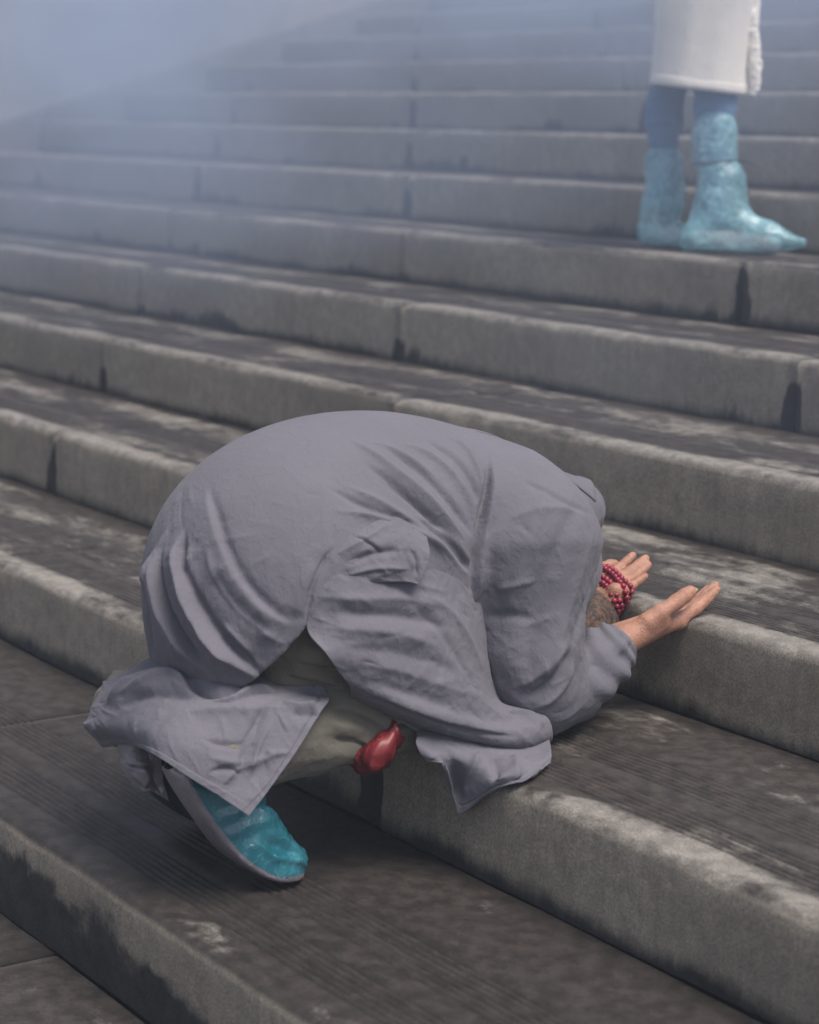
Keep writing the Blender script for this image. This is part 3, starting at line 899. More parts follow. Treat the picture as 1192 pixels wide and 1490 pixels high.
# right hand, seen on its thumb side, palm up on the nosing
W = g(905, 935, x=.167)
E1 = np.array([.166, .205, .222])
def finger(mcp, tip, bend, r0, r1, up):
    mcp, tip = np.array(mcp), np.array(tip); u = np.array(up)
    p1 = lerp(mcp, tip, .44) - u * bend; p2 = lerp(mcp, tip, .75) - u * bend * .8
    return [(mcp, r0), (lerp(mcp, p1, .82), r0 * .88), (p1, r0 * .96), (lerp(p1, p2, .7), r0 * .84), (p2, r0 * .87), (lerp(p2, tip, .6), r1 * 1.02), (tip, r1 * .9)]
UPN = np.array([-.25, 0, .97])
rM = [g(988, 902, x=.170), g(987, 899, x=.150), g(982, 899, x=.130), g(974, 901, x=.112)]
rT = [g(1042, 858, x=.172), g(1041, 852, x=.150), g(1030, 857, x=.130), g(1012, 868, x=.112)]
right = {'palm': [(W, rM[0], .0175, .0125), (W + [-.012, 0, -.002], rM[1], .0185, .012), (W + [-.020, 0, -.003], rM[2], .0175, .0115), (W + [-.028, 0, -.003], rM[3], .0165, .011),
                  (E1, W + [-.004, 0, 0], .032, .0205), (E1 + [-.01, 0, 0], W + [-.024, .0, -.002], .030, .0185),
                  (W + [.0, .010, .004], g(958, 902, x=.176), .0165, .0185), (W + [-.03, .02, .006], rM[3] + [0, -.02, .006], .012, .012)],
         'chains': [finger(rM[0], rT[0], .003, .0105, .0074, UPN), finger(rM[1], rT[1], .004, .0105, .0076, UPN), finger(rM[2], rT[2], .004, .010, .0072, UPN), finger(rM[3], rT[3], .004, .0088, .0064, UPN),
                    [(g(922, 922, x=.168), .0130), (g(942, 905, x=.178), .0142), (g(960, 892, x=.184), .0130), (g(974, 883, x=.186), .0110), (g(984, 876, x=.186), .0120), (g(996, 867, x=.185), .0112), (g(1004, 861, x=.184), .0098)]],
         'knuckles': [(rM[i] - UPN * .004, .0112 - .0006 * i) for i in range(4)]}
# left hand, palm turned up to the light, fingers spread a little
WL = g(873, 880, x=.012)
E2 = np.array([-.15, .19, .222])
UPL = np.array([.35, -.25, .9])
lM = [g(887, 836, x=-.014), g(898, 843, x=.004), g(904, 851, x=.020), g(905, 861, x=.038)]
lT = [g(921, 808, x=-.016), g(940, 812, x=.004), g(944, 822, x=.014), g(939, 838, x=.038)]
left = {'palm': [(WL + [-.012, 0, 0], lM[0], .0175, .0115), (WL + [-.004, 0, 0], lM[1], .018, .0115), (WL + [.004, 0, 0], lM[2], .0175, .011), (WL + [.012, 0, 0], lM[3], .016, .0105),
                 (E2, WL + [-.006, 0, 0], .034, .0205), (E2 + [.01, 0, 0], WL + [.010, 0, 0], .032, .0195),
                 (WL + [-.012, 0, .006], g(872, 842, x=-.026), .016, .015), (WL + [.014, .01, .006], lM[3] + [0, -.015, .004], .013, .011)],
        'chains': [finger(lM[0], lT[0], .003, .0084, .0066, UPL), finger(lM[1], lT[1], .002, .0084, .0066, UPL), finger(lM[2], lT[2], .003, .0080, .0062, UPL), finger(lM[3], lT[3], .002, .0072, .0056, UPL),
                   [(g(869, 850, x=-.028), .0135), (g(872, 836, x=-.036), .0115), (g(878, 827, x=-.040), .0100), (g(888, 822, x=-.040), .0090), (g(894, 821, x=-.040), .0078)]],
        'knuckles': []}
HC = np.array([.052, .314, .252])
def core_sdf(P):
    d = sd_ell(P, (0, -.15, .40), (.13, .14, .13))
    d = smin(d, sd_ell(P, (0, .0, .42), (.14, .2, .13)), .05)
    d = smin(d, sd_ell(P, (0, .16, .42), (.15, .12, .10)), .05)
    d = smin(d, sd_cone(P, (0, .20, .40), HC + [-.01, -.05, .04], .055, .052), .03)
    for s in (1, -1):
        d = smin(d, sd_cone(P, (s * .14, .17, .43), (s * .16, .17, .235), .05, .042), .03)
        d = smin(d, sd_cone(P, (s * .07, -.16, .34), (s * .130, .0, .240), .050, .045), .015)
        d = smin(d, sd_cone(P, (s * .130, .0, .236), (s * .122, -.335, .185), .045, .034), .015)
    d = smin(d, sd_cone(P, (.163, .165, .235), E1, .042, .034), .02)
    d = smin(d, sd_cone(P, (-.158, .165, .235), E2, .042, .035), .02)
    # head: skull, jaw, nose, ears, tucked down with the crown forward between the forearms
    h = sd_ell(P, HC, (.073, .093, .092))
    h = smin(h, sd_ell(P, HC + [0, -.062, -.045], (.055, .06, .052)), .03)
    h = smin(h, sd_cone(P, HC + [0, -.02, -.092], HC + [0, -.045, -.098], .009, .013), .01)
    for s in (1, -1): h = smin(h, sd_ell(P, HC + [s * .075, -.02, -.01], (.010, .026, .030)), .008)
    return smin(d, h, .02)
parts = [surface_nets(core_sdf, (-.24, -.40, .12), (.24, .42, .57), .009)]
for H, lo, hi in ((right, (.06, .16, .17), (.24, .56, .40)), (left, (-.22, .13, .16), (.09, .64, .42))):
    V, Q = surface_nets(hand_sdf(H), lo, hi, .0021)
    parts.append((V, Q))
VV, QQ, base_i = [], [], 0
for V, Q in parts:
    VV.append(V); QQ.append(Q + base_i); base_i += len(V)
V = np.concatenate(VV); Q = np.concatenate(QQ)
me = mesh_np('body', V, Q)
o = obj('body', me, M_SKIN); under(o)
md = o.modifiers.new('relax', 'SMOOTH'); md.factor = .5; md.iterations = 3
body = o
# cropped hair: a thin cap on the crown with short strands
def hair_fn(P): return np.maximum(sd_ell(P, HC, (.0755, .0955, .0945)), -((P - HC) @ np.array([0, .80, .60]) + .012))
V, Q = surface_nets(hair_fn, HC - .12, HC + .12, .004)
T = NT('cropped_hair'); _a = T.noise(T.pos((1, .35, .35)), 300, 3, .7); _b = T.noise(T.pos(), 40, 3)
T.set(T.b.inputs['Base Color'], T.mix(T.ramp(T.math('ADD', _a, T.math('MULTIPLY', _b, .4)), .5, .85), (.014, .010, .008), (.115, .066, .043)))
T.b.inputs['Roughness'].default_value = .65; M_CROP = T.m
M_HAIR = plain('black_hair', (.012, .011, .010), .6, .3, 40, .8, .002)
hair = obj('hair', mesh_np('hair', V, Q), M_CROP); under(hair, person)
r_ = np.random.default_rng(4); hv, hf = [], []
for _ in range(2600):
    n = r_.normal(size=3); n /= np.linalg.norm(n)
    if n @ np.array([0, .8, .6]) < .0: continue
    p = HC + n * np.array([.0755, .0955, .0945]); nn = n / np.array([.0755, .0955, .0945]); nn /= np.linalg.norm(nn)
    t = np.array([.1, .25, -1.0]) + r_.normal(0, .3, 3); t -= nn * (t @ nn); t /= np.linalg.norm(t)
    s_ = np.cross(nn, t) * .00025; b = len(hv); L = r_.uniform(.005, .010)
    hv += [p - s_, p + s_, p + t * L * .6 + nn * .0025 + s_ * .6, p + t * L * .6 + nn * .0025 - s_ * .6, p + t * L + nn * .0022]
    hf += [(b, b + 1, b + 2, b + 3), (b + 3, b + 2, b + 4)]
o = obj('hair_strands', mesh('hair_strands', hv, hf), M_HAIR); o.parent = hair; o['kind'] = 'stuff'
# thumb nail of the right hand
M_NAIL = plain('nail', (.46, .33, .19), .35, .1, 60, .1, .0005)
nc = g(1010, 860, x=.182)
u = np.linspace(-1, 1, 9); S = np.zeros((9, 9, 3)); nd = np.array([.15, .62, .76]); sd_ = np.array([.95, -.15, -.06]); fd = np.cross(sd_, nd)
for i, a in enumerate(u):
    for j, b in enumerate(u):
        S[i, j] = nc + sd_ * a * .0056 + nd * (b * .0055) + fd * (.0018 - .0022 * a * a)
nail = to_obj('thumb_nail', S.reshape(-1, 3), grid_quads(9, 9), M_NAIL, None, .0008); nail.parent = body
tag(person, 'person in a long grey robe bowing down on the steps, both palms turned up', 'person')

# ------------------------------------------------------------------ prayer beads wound round the left palm
M_BEAD = NT('red_bead')
_p = M_BEAD.pos(); _n = M_BEAD.noise(_p, 60, 2)
M_BEAD.set(M_BEAD.b.inputs['Base Color'], M_BEAD.mix(M_BEAD.ramp(_n, .3, .7), (.17, .012, .03), (.30, .02, .05)))
M_BEAD.b.inputs['Roughness'].default_value = .34; M_BEAD = M_BEAD.m
beads = empty('prayer_beads', tuple(g(888, 858, x=.02)))
def ball(r, nu=10, nv=14):
    th = np.linspace(0, np.pi, nu); ph = np.linspace(0, 2 * np.pi, nv, endpoint=False)
    V = [(r * math.sin(a) * math.cos(b), r * math.sin(a) * math.sin(b), r * math.cos(a)) for a in th for b in ph]
    return mesh_np('bead', np.array(V), grid_quads(nu, nv, cv=True))
bme = ball(.0049); bme.materials.append(M_BEAD)
lf = hand_sdf({'palm': left['palm'][:4], 'chains': []})
def bead_loop(c0, c1, off):
    """a ring of beads round the hand: starts along the palm line c0-c1 and closes behind the hand"""
    c0, c1 = np.array(c0), np.array(c1)
    mid = (c0 + c1) / 2; a = (c1 - c0) / 2; ax = UPL / np.linalg.norm(UPL)
    n = 400; th = np.linspace(0, 2 * np.pi, n, endpoint=False)
    P = mid + np.cos(th)[:, None] * a * 1.25 + np.sin(th)[:, None] * ax * .034
    # shrink onto the hand
    for _ in range(25):
        d = lf(P); e = 1e-3
        G = np.stack([lf(P + np.eye(3)[i] * e) - lf(P - np.eye(3)[i] * e) for i in range(3)], 1)
        G /= np.linalg.norm(G, axis=1, keepdims=True) + 1e-9
        P = P - G * ((d - .0048) * .5)[:, None]
    L = np.r_[0, np.cumsum(np.linalg.norm(np.diff(np.vstack([P, P[:1]]), axis=0), axis=1))]
    nb = max(8, int(L[-1] / .0101)); s = np.linspace(0, L[-1], nb, endpoint=False)
    Pc = np.vstack([P, P[:1]])
    for v in s:
        q = np.array([np.interp(v, L, Pc[:, k]) for k in range(3)])
        b = obj('bead', bme); under(b, beads); b.location = Vector(q) ; b.rotation_euler = (random.random() * 6, random.random() * 6, 0)
for (p0, p1) in (((877, 829, -.02), (911, 864, .034)), ((873, 836, -.022), (904, 868, .036)), ((869, 851, -.016), (894, 878, .030)), ((864, 857, -.014), (889, 887, .028))):
    bead_loop(g(p0[0], p0[1], x=p0[2]), g(p1[0], p1[1], x=p1[2]), 0)
tag(beads, 'string of small round red prayer beads wound round the left palm', 'prayer beads')

# ------------------------------------------------------------------ shoes in plastic covers
def plastic(name, col, alpha_col, opaque=1.0, rough=.3):
    T = NT(name); P = T.pos()
    a = T.noise(P, 14, 3, .6)
    rz = T.noise(T.pos((1, 1.6, 1.2)), 24, 3, .6)
    cr = T.ramp(T.math('ABSOLUTE', T.math('SUBTRACT', rz, .5)), 0, .05, 1, 0)        # sharp crumple lines
    c = T.mix(T.ramp(a, .3, .7), col, alpha_col); c = T.mix(T.math('MULTIPLY', cr, .14), c, tuple(min(1, q * 1.35 + .03) for q in alpha_col))
    T.set(T.b.inputs['Base Color'], c)
    T.b.inputs['Roughness'].default_value = rough; T.b.inputs['Specular IOR Level'].default_value = .6
    if opaque < 1: T.set(T.b.inputs['Alpha'], T.ramp(T.math('ADD', T.noise(P, 12, 2), T.math('MULTIPLY', cr, .25)), .35, .8, opaque - .08, min(1, opaque + .25)))
    T.b.inputs['Coat Weight'].default_value = .25 if rough < .4 else 0; T.b.inputs['Coat Roughness'].default_value = .2
    T.set(T.b.inputs['Normal'], T.bump(T.math('ADD', a, T.math('MULTIPLY', cr, .22)), .55, .0035))
    return T.m
M_COVER = plastic('blue_plastic', (.012, .105, .14), (.04, .18, .225), 1.0, .24)
M_SOLE = plastic('pale_sole', (.15, .13, .15), (.25, .225, .25))
M_SHOE = plain('dark_shoe', (.012, .02, .024), .6, .2, 20)
CRUMPLE = np.array([[60, 10, 0], [8, 14, 26], [-20, 16, 26.]])
def shoe(line, side, name, mat, sole_mat, seed=0, length=60):
    """loft along a bent sole line from heel to toe"""
    C = catmull(np.array(line, float), length); L = np.gradient(C, axis=0); L /= np.linalg.norm(L, axis=1, keepdims=True)
    side = np.array(side, float); m = 72
    s_ = np.r_[0, np.cumsum(np.linalg.norm(np.diff(C, axis=0), axis=1))]; ts = s_ / s_[-1]
    Wd = np.interp(ts, [0, .03, .12, .35, .62, .8, .92, .97, 1], [.012, .028, .034, .032, .043, .044, .034, .022, .005])
    Ht = np.interp(ts, [0, .03, .12, .3, .55, .75, .9, .97, 1], [.02, .045, .07, .085, .074, .060, .044, .024, .004])
    ring = []
    a = np.linspace(0, 2 * np.pi, m, endpoint=False); c = np.cos(a); s = np.sin(a)
    for i in range(length):
        f = L[i]; sd2 = side - f * (side @ f); sd2 /= np.linalg.norm(sd2); up = np.cross(sd2, f)
        x = Wd[i] * np.sign(c) * np.abs(c) ** .75 * np.where(s > 0, 1 - .25 * s, 1)
        z = np.where(s > 0, Ht[i] * np.abs(s) ** .85, -.012 * np.abs(s) ** .35)
        ring.append(C[i] + sd2 * x[:, None] + up * z[:, None])
    S = np.array(ring); V = S.reshape(-1, 3)
    q = grid_quads(length, m, cv=True)
    me = mesh_np(name, V, q); N = get_no(me)
    al = np.tile(np.sin(a), length)
    topm = np.clip(al * 3 + .3, 0, 1)
    V = V + N * (topm * (.0030 * fbm(V * 30 + seed, 3) + .0075 * (1 - 2.2 * np.abs(noise3(V @ CRUMPLE + seed)))))[:, None]
    set_co(me, V)
    me = subdivide(me, 1)
    o = obj(name, me, mat)
    me.materials.append(sole_mat)
    n2 = len(me.polygons); cen = np.empty(n2 * 3, np.float32); me.polygons.foreach_get('center', cen); cen = cen.reshape(-1, 3)
    k = np.argmin(((cen[:, None, ::1] - C[None, ::3]) ** 2).sum(2), 1); f = L[::3][k]
    sd2 = side - f * (f @ side)[:, None]; up = np.cross(sd2, f)
    hgt = ((cen - C[::3][k]) * up).sum(1)
    me.polygons.foreach_set('material_index', (hgt < -.001).astype(np.int32))
    me.update()
    return o
for s, ln in ((1, [(.118, -.400, .185), (.122, -.362, .122), (.128, -.315, .058), (.132, -.262, .022), (.135, -.205, .013)]),
              (-1, [(-.098, -.362, .175), (-.098, -.325, .112), (-.098, -.28, .055), (-.098, -.225, .022), (-.098, -.17, .013)])):
    o = shoe(ln, (1, 0, 0), 'shoe_cover', M_COVER if s == 1 else M_SHOE, M_SOLE if s == 1 else M_SHOE, s * 3.3)
    under(o)
    o['label'] = 'blue plastic shoe cover with a pale sole' if s == 1 else 'dark shoe, heel raised'
o = sheet('cover_fold', [
 [(170, 1080, -.075), (200, 1082, -.062), (232, 1090, -.055)],
 [(176, 1108, -.072), (206, 1112, -.052), (236, 1122, -.050)],
 [(188, 1132, -.070), (212, 1134, -.048), (240, 1146, -.046)],
 [(203, 1150, -.068), (222, 1152, -.050), (246, 1166, -.046)]], 60, 60, [
 ('s', .006, .006, [(182, 1110), (205, 1115), (225, 1112)]), ('r', .005, .005, [(205, 1112), (214, 1130), (212, 1148)]), ('v', .005, .005, [(222, 1118), (226, 1138), (236, 1155)])],
 seed=6, coll=False, ncr=25, mat=M_SOLE, amp=.001)
o.name = 'shoe_flap'; o.parent = person; o.matrix_parent_inverse = Matrix.Translation(-Vector(person.location))
# ------------------------------------------------------------------ red kneeling pad under the knee
M_RED = plastic('red_plastic', (.085, .006, .008), (.19, .014, .017), 1.0, .5)
S = patch([
 [g(480, 1068, x=.10), g(510, 1064, x=.10), g(534, 1072, x=.15), g(552, 1058, x=.16), g(566, 1044, x=.17)],
 [g(482, 1086, x=.135), g(512, 1096, x=.168), g(540, 1094, x=.208), g(562, 1078, x=.222), g(576, 1050, x=.214)],
 [g(486, 1097, x=.135), g(516, 1115, x=.145), g(541, 1124, x=.196), g(566, 1110, x=.212), g(585, 1070, x=.208)],
 [g(492, 1092, x=.10), g(518, 1106, x=.10), g(541, 1112, x=.10), g(564, 1100, x=.10), g(580, 1072, x=.10)]], 70, 90)
V = S.reshape(-1, 3); N = grid_normals(S).reshape(-1, 3)
if np.mean((N * (CAM - V)).sum(1)) < 0: N = -N
V = V + N * (.0020 * fbm(V * 30, 3))[:, None]
V = creases(V, N, 90, 61, (.02, .06), .0045, .0042, bias=(0, .2, 1.2))
pad = to_obj('kneeling_pad', V, grid_quads(70, 90), M_RED, None, .002)
tag(pad, 'crumpled red plastic kneeling pad folded under the knee of the bowing person', 'kneeling pad')

# ------------------------------------------------------------------ the person standing on a higher step
def gd(px, py, dep):
    """point behind a photograph pixel at a given distance along the view axis"""
    d = FW + RT * (px - 596) / FPX + UP * (745 - py) / FPX
    return CAM + d * dep
STEP_Z = .752
heel_n = g(1003, 366, z=STEP_Z)
DN = float((heel_n - CAM) @ FW); DF = DN + .20
FD = np.array([.83, .56, 0.]); FD /= np.linalg.norm(FD); SD = np.array([FD[1], -FD[0], 0])      # facing, right side
stander = empty('person', tuple(gd(1010, 366, DN + .1))); stander.location.z = STEP_Z
M_COAT = fabric('cream_wool', (.82, .755, .665), 500, .95, .4)
M_JEANS = fabric('blue_denim', (.085, .165, .28), 700, .9, .1)
M_COVER2 = plastic('pale_blue_plastic', (.19, .42, .48), (.27, .50, .55), .52)
M_CORD = plain('dark_cord', (.02, .03, .04), .7)

def boot_n(P):
    d = sd_cone(P, gd(1022, 345, DN + .02), gd(1048, 300, DN + .02), .052, .060)
    d = smin(d, sd_cone(P, gd(1048, 300, DN + .02), gd(1050, 266, DN + .02), .064, .060), .02)
    d = smin(d, sd_cone(P, gd(1048, 262, DN + .02), gd(1041, 239, DN + .02), .058, .047), .012)
    d = smin(d, sd_cone(P, gd(1039, 224, DN + .02), gd(1039, 192, DN + .02), .055, .058), .006)
    d = smin(d, sd_cone(P, gd(1052, 324, DN + .01), gd(1118, 346, DN - .02), .052, .036), .03)
    d = smin(d, sd_cone(P, gd(1118, 350, DN - .02), gd(1165, 353, DN - .05), .036, .014), .02)
    d = smin(d, sd_cone(P, gd(1012, 352, DN + .02), gd(1090, 360, DN), .036, .04), .02)
    return np.maximum(d, STEP_Z + .001 - P[:, 2])
def boot_f(P):
    d = sd_cone(P, gd(952, 332, DF), gd(964, 298, DF), .046, .050)
    d = smin(d, sd_cone(P, gd(964, 298, DF), gd(968, 276, DF), .050, .050), .02)
    d = smin(d, sd_cone(P, gd(968, 274, DF), gd(967, 262, DF), .048, .042), .012)
    d = smin(d, sd_cone(P, gd(967, 252, DF), gd(967, 238, DF), .051, .051), .006)
    d = smin(d, sd_cone(P, gd(958, 345, DF), gd(1020, 352, DF - .04), .042, .036), .03)
    d = smin(d, sd_cone(P, gd(1020, 354, DF - .04), gd(1080, 360, DF - .08), .036, .012), .02)
    return np.maximum(d, STEP_Z + .001 - P[:, 2])
def crumpled(fn, lo, hi, h, seed, amp):
    V, Q = surface_nets(fn, lo, hi, h); me = mesh_np('shoe_cover', V, Q); N = get_no(me)
    me2 = subdivide(me, 1); V, N = get_co(me2), get_no(me2)
    up = np.clip((V[:, 2] - STEP_Z) / .03, .1, 1)
    Kx = np.array([[30, 6, 8], [-8, 26, 6], [5, -6, 6.]])
    V = V + N * (up * amp * (.8 * fbm(V * 20 + seed, 3) + 1.2 * (1 - 2.2 * np.abs(noise3(V @ Kx + seed))) + .5 * (1 - 2.2 * np.abs(noise3(V @ Kx[::-1] * 1.9 + seed * 2)))))[:, None]
    V[:, 2] = np.maximum(V[:, 2], STEP_Z + .0005)
    set_co(me2, V); return me2
c = gd(1070, 290, DN)
o = obj('shoe_cover', crumpled(boot_n, c - [.24, .24, .15], c + [.24, .30, .25], .006, 3.1, .0022), M_COVER2); under(o, stander); cov_n = o
c = gd(980, 310, DF)
o = obj('shoe_cover', crumpled(boot_f, c - [.24, .24, .15], c + [.26, .30, .2], .006, 8.1, .0022), M_COVER2); under(o, stander)
M_SNEAK = plain('white_sneaker', (.55, .55, .56), .6, .1, 20)
for a_, b_ in ((gd(1024, 352, DN + .02), gd(1120, 358, DN - .02)), (gd(956, 346, DF), gd(1040, 356, DF - .05))):
    V, Q = surface_nets(lambda P: np.maximum(sd_cone(P, a_, b_, .034, .028), STEP_Z + .004 - P[:, 2]), np.minimum(a_, b_) - .06, np.maximum(a_, b_) + .06, .008)
    o = obj('sneaker', mesh_np('sneaker', V, Q), M_SNEAK); under(o, stander)
# drawstring of the nearer cover
S = tube([gd(1008, 238, DN - .03), gd(1030, 238, DN - .045), gd(1055, 234, DN - .045), gd(1076, 234, DN), gd(1092, 236, DN - .02), gd(1096, 240, DN - .02)], [.0025] * 5 + [.002], 40, 8)
o = to_obj('drawstring', S.reshape(-1, 3), grid_quads(40, 8, cv=True), M_CORD, None, 0); o.parent = cov_n
# jeans
def jeans(P):
    d = sd_cone(P, gd(1040, 325, DN + .02), gd(1040, 150, DN + .03), .034, .049)
    d = smin(d, sd_cone(P, gd(1040, 150, DN + .03), gd(1030, 20, DN + .06), .049, .065), .02)
    e = sd_cone(P, gd(962, 325, DF), gd(966, 170, DF), .024, .046)
    e = smin(e, sd_cone(P, gd(966, 170, DF), gd(992, 20, DF - .06), .046, .058), .02)
    d = np.minimum(d, e)
    return smin(d, sd_ell(P, gd(1016, -80, DN + .08), (.11, .11, .13)), .05)
c = gd(1000, 60, DN + .1)
V, Q = surface_nets(jeans, c - [.3, .3, .52], c + [.3, .3, .45], .009)
me = subdivide(mesh_np('jeans', V, Q), 1); V, N = get_co(me), get_no(me)
V = V + N * (.0028 * fbm(V * np.array([9, 9, 24]), 3) + .003 * (1 - 2 * np.abs(noise3(V * np.array([8, 8, 34])))))[:, None]
set_co(me, V); o = obj('jeans', me, M_JEANS); under(o, stander)
# coat: a straight skirted body, open down the front edge
ctr = gd(1021, 116, DN + .08); ctr0 = np.array([ctr[0], ctr[1], 0.])
zs = [1.155, 1.25, 1.40, 1.60, 1.80, 2.00, 2.13, 2.20]
fr = [.128, .124, .128, .138, .125, .130, .085, .055]; sr = [.165, .170, .185, .195, .175, .195, .17, .06]
Z = np.linspace(0, 7, 130); m = 160; th = np.linspace(0, 2 * np.pi, m, endpoint=False)
zz = catmull(np.array(zs)[:, None], 130)[:, 0]; ff = catmull(np.array(fr)[:, None], 130)[:, 0]; ss = catmull(np.array(sr)[:, None], 130)[:, 0]
S = np.zeros((130, m, 3))
for i in range(130):
    wob = 1 + (.030 * np.sin(3 * th + zz[i] * 2.5) + .022 * np.sin(5 * th - zz[i] * 3 + 1) + .012 * np.sin(9 * th + zz[i] * 5)) * np.clip(1.9 - zz[i], 0, .6) * 1.6
    S[i] = ctr0 + (np.cos(th) * ff[i] * wob)[:, None] * FD + (np.sin(th) * ss[i] * wob)[:, None] * SD
    S[i, :, 2] = zz[i] - .012 * np.cos(th) * (1 if zz[i] < 1.3 else .3)
to_c = to_obj('coat', S.reshape(-1, 3), grid_quads(130, m, cv=True), M_COAT, None, .006); under(to_c, stander); coat = to_c
# stitched hem line
S2 = np.zeros((6, m, 3))
for i, (dz, dr) in enumerate(((-.0012, .001), (-.002, .003), (.008, .0042), (.022, .0042), (.025, .003), (.025, .0005))):
    S2[i] = S[0] + (S[0] - [ctr0[0], ctr0[1], 0]) * np.array([1, 1, 0]) * (dr / .14); S2[i, :, 2] = S[0, :, 2] + dz
o = to_obj('hem', S2.reshape(-1, 3), grid_quads(6, m, cv=True), M_COAT, None, 0); o.parent = coat
# fleece trim along the front edge, hanging a little below the hem
S = tube([gd(1099, 132, DN + .0), gd(1099, 100, DN + .0), gd(1097, 60, DN + .0), gd(1094, 20, DN + .0), gd(1090, -40, DN + .0), gd(1086, -160, DN + .0)], [.010, .017, .016, .015, .014, .013], 240, 40, .0045, 48, 1.0, 5)
o = to_obj('fleece_trim', S.reshape(-1, 3), grid_quads(240, 40, cv=True), M_COAT, None, 0); o.parent = coat
# sleeves, hands, head: above the frame of the photograph
for s in (1, -1):
    sh = ctr0 + SD * s * .175 + [0, 0, 2.12]; el = ctr0 + SD * s * .215 + FD * .02 + [0, 0, 1.86]; wr = ctr0 + SD * s * .19 + FD * .17 + [0, 0, 1.72]
    V, Q = surface_nets(lambda P: smin(sd_cone(P, sh, el, .062, .052), sd_cone(P, el, wr, .052, .045), .02), np.minimum(sh, wr) - .1, np.maximum(sh, wr) + .1, .012)
    o = obj('coat_sleeve', mesh_np('coat_sleeve', V, Q), M_COAT); o.parent = coat
def headfn(P):
    hc = ctr0 + FD * .03 + [0, 0, 2.36]
    R = np.stack([FD, SD, [0, 0, 1]], 1)
    d = sd_ell(P, hc, (.095, .075, .115), R)
    d = smin(d, sd_ell(P, hc + FD * .03 + [0, 0, -.06], (.06, .052, .055), R), .03)
    d = smin(d, sd_cone(P, hc + FD * .09 + [0, 0, .0], hc + FD * .108 + [0, 0, -.025], .009, .013), .012)
    for s in (1, -1):
        d = smin(d, sd_ell(P, hc + SD * s * .075 + [0, 0, -.01], (.024, .010, .03), R), .008)
        d = np.maximum(d, -sd_ell(P, hc + FD * .088 + SD * s * .032 + [0, 0, .008], (.012, .014, .008), R))
    d = smin(d, sd_cone(P, hc + FD * -.02 + [0, 0, -.08], ctr0 + [0, 0, 2.14], .05, .055), .03)
    for s in (1, -1):
        wr = ctr0 + SD * s * .19 + FD * .17 + [0, 0, 1.72]
        d = np.minimum(d, sd_cone(P, wr, wr + FD * .07 + [0, 0, -.03], .026, .034, ))
        for k in range(4):
            b = wr + FD * .08 + SD * (.028 - .018 * k) + [0, 0, -.035]
            d = smin(d, sd_cone(P, b, b + FD * (.06 - .006 * abs(k - 1)) + [0, 0, -.035], .010, .008), .006)
        d = smin(d, sd_cone(P, wr + FD * .03 - SD * s * .02, wr + FD * .08 - SD * s * .05 + [0, 0, -.02], .013, .010), .008)
    # trunk and legs carry the head and hands as one figure
    d = smin(d, sd_ell(P, ctr0 + [0, 0, 1.95], (.10, .10, .20)), .04)
    d = smin(d, sd_ell(P, ctr0 + [0, 0, 1.62], (.10, .10, .22)), .05)
    for s in (1, -1):
        sh = ctr0 + SD * s * .165 + [0, 0, 2.11]; el = ctr0 + SD * s * .215 + FD * .02 + [0, 0, 1.86]; wr = ctr0 + SD * s * .19 + FD * .17 + [0, 0, 1.72]
        d = smin(d, sd_cone(P, ctr0 + [0, 0, 2.08], sh, .05, .045), .03)
        d = smin(d, smin(sd_cone(P, sh, el, .042, .036), sd_cone(P, el, wr, .036, .026), .02), .02)
    d = smin(d, sd_cone(P, ctr0 + [0, 0, 1.5], gd(1040, 160, DN + .03), .045, .03), .03)
    d = smin(d, sd_cone(P, gd(1040, 160, DN + .03), gd(1036, 330, DN + .02), .03, .026), .03)
    d = smin(d, sd_cone(P, ctr0 + [0, 0, 1.5], gd(966, 170, DF), .045, .03), .03)
    return smin(d, sd_cone(P, gd(966, 170, DF), gd(960, 330, DF), .03, .026), .03)
V, Q = surface_nets(headfn, ctr0 + [-.36, -.36, .76], ctr0 + [.40, .40, 2.52], .011)
o = obj('body', mesh_np('body', V, Q), M_SKIN); under(o, stander)
o.modifiers.new('relax', 'SMOOTH').iterations = 2
hc = ctr0 + FD * .03 + [0, 0, 2.36]
def hairfn(P):
    R = np.stack([FD, SD, [0, 0, 1]], 1)
    d = np.maximum(sd_ell(P, hc + [0, 0, .012], (.105, .088, .118), R), ((P - hc) @ (FD * .8 + np.array([0, 0, -.6]))) - .035)
    return smin(d, sd_cone(P, hc - FD * .07, hc - FD * .09 + [0, 0, -.22], .06, .04), .03)
V, Q = surface_nets(hairfn, hc - [.22, .22, .36], hc + [.2, .2, .16], .010)
o = obj('hair', mesh_np('hair', V, Q), M_HAIR); under(o, stander)
tag(stander, 'person in cream coat, jeans and pale blue plastic boot covers standing on a step', 'person')


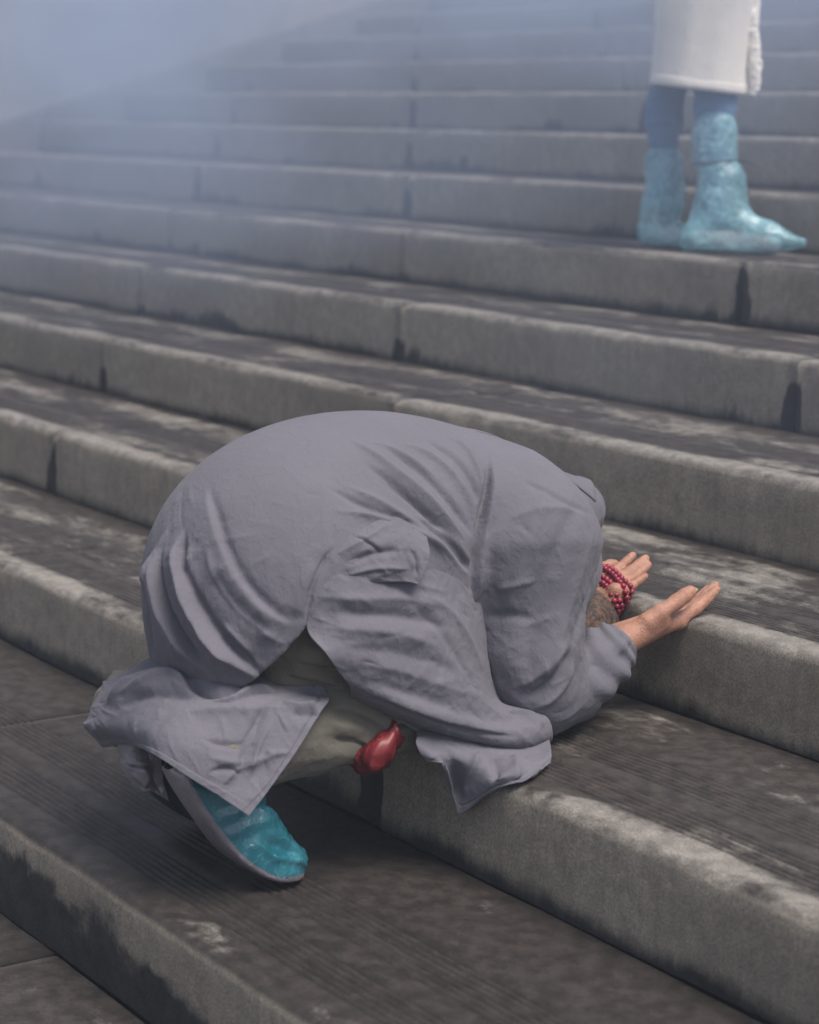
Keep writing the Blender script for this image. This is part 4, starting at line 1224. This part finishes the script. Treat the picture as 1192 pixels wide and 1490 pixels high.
# ------------------------------------------------------------------ haze
def haze():
    b = bmesh.new()
    bmesh.ops.create_cube(b, size=1)
    me = bpy.data.meshes.new('haze'); b.to_mesh(me); b.free()
    m = bpy.data.materials.new('haze_air'); m.use_nodes = True
    t = m.node_tree; t.nodes.remove(t.nodes['Principled BSDF'])
    v = t.nodes.new('ShaderNodeVolumePrincipled')
    v.inputs['Color'].default_value = (.72, .80, .95, 1)
    v.inputs['Density'].default_value = .009
    v.inputs['Anisotropy'].default_value = .15
    t.links.new(v.outputs[0], t.nodes['Material Output'].inputs['Volume'])
    o = obj('haze', me, m)
    o.scale = (140, 140, 9.2); o.location = (0, -20, K0 * RISE - 1 + 4.6)
    tag(o, kind='stuff')
haze()
# ------------------------------------------------------------------ incense smoke drifting in from the parapet side
def smoke():
    b = bmesh.new()
    # a slab of air that follows the rise of the steps
    x0, x1, y0, y1 = -6.80, 3.2, .46, 9.4
    vs = []
    for x in (x0, x1):
        for y, zl, zh in ((y0, .47, 1.75), (y1, 3.5, 4.75)):
            vs += [b.verts.new((x, y, zl)), b.verts.new((x, y, zh))]
    for q in ((0, 1, 3, 2), (4, 6, 7, 5), (0, 2, 6, 4), (1, 5, 7, 3), (0, 4, 5, 1), (2, 3, 7, 6)):
        b.faces.new([vs[i] for i in q])
    bmesh.ops.recalc_face_normals(b, faces=b.faces)
    me = bpy.data.meshes.new('smoke'); b.to_mesh(me); b.free()
    T = NT('incense_smoke')
    T.t.nodes.remove(T.b)
    P = T.pos()
    sx = T.n('ShaderNodeSeparateXYZ'); T.set(sx.inputs[0], P)
    n1 = T.noise(T.pos((.8, .8, 1.6)), 1.0, 3, .55)
    side = T.ramp(sx.outputs[0], -5.2, 1.2, 1.0, .20)                # thicker towards the parapet
    dens = T.math('MULTIPLY', T.math('MULTIPLY', side, T.ramp(n1, .34, .68, .10, 1.0)), .60)
    v = T.n('ShaderNodeVolumePrincipled')
    v.inputs['Color'].default_value = (.60, .715, .94, 1)
    v.inputs['Anisotropy'].default_value = .2
    T.set(v.inputs['Density'], dens)
    T.t.links.new(v.outputs[0], T.out.inputs['Volume'])
    o = obj('smoke', me, T.m)
    tag(o, kind='stuff')
smoke()
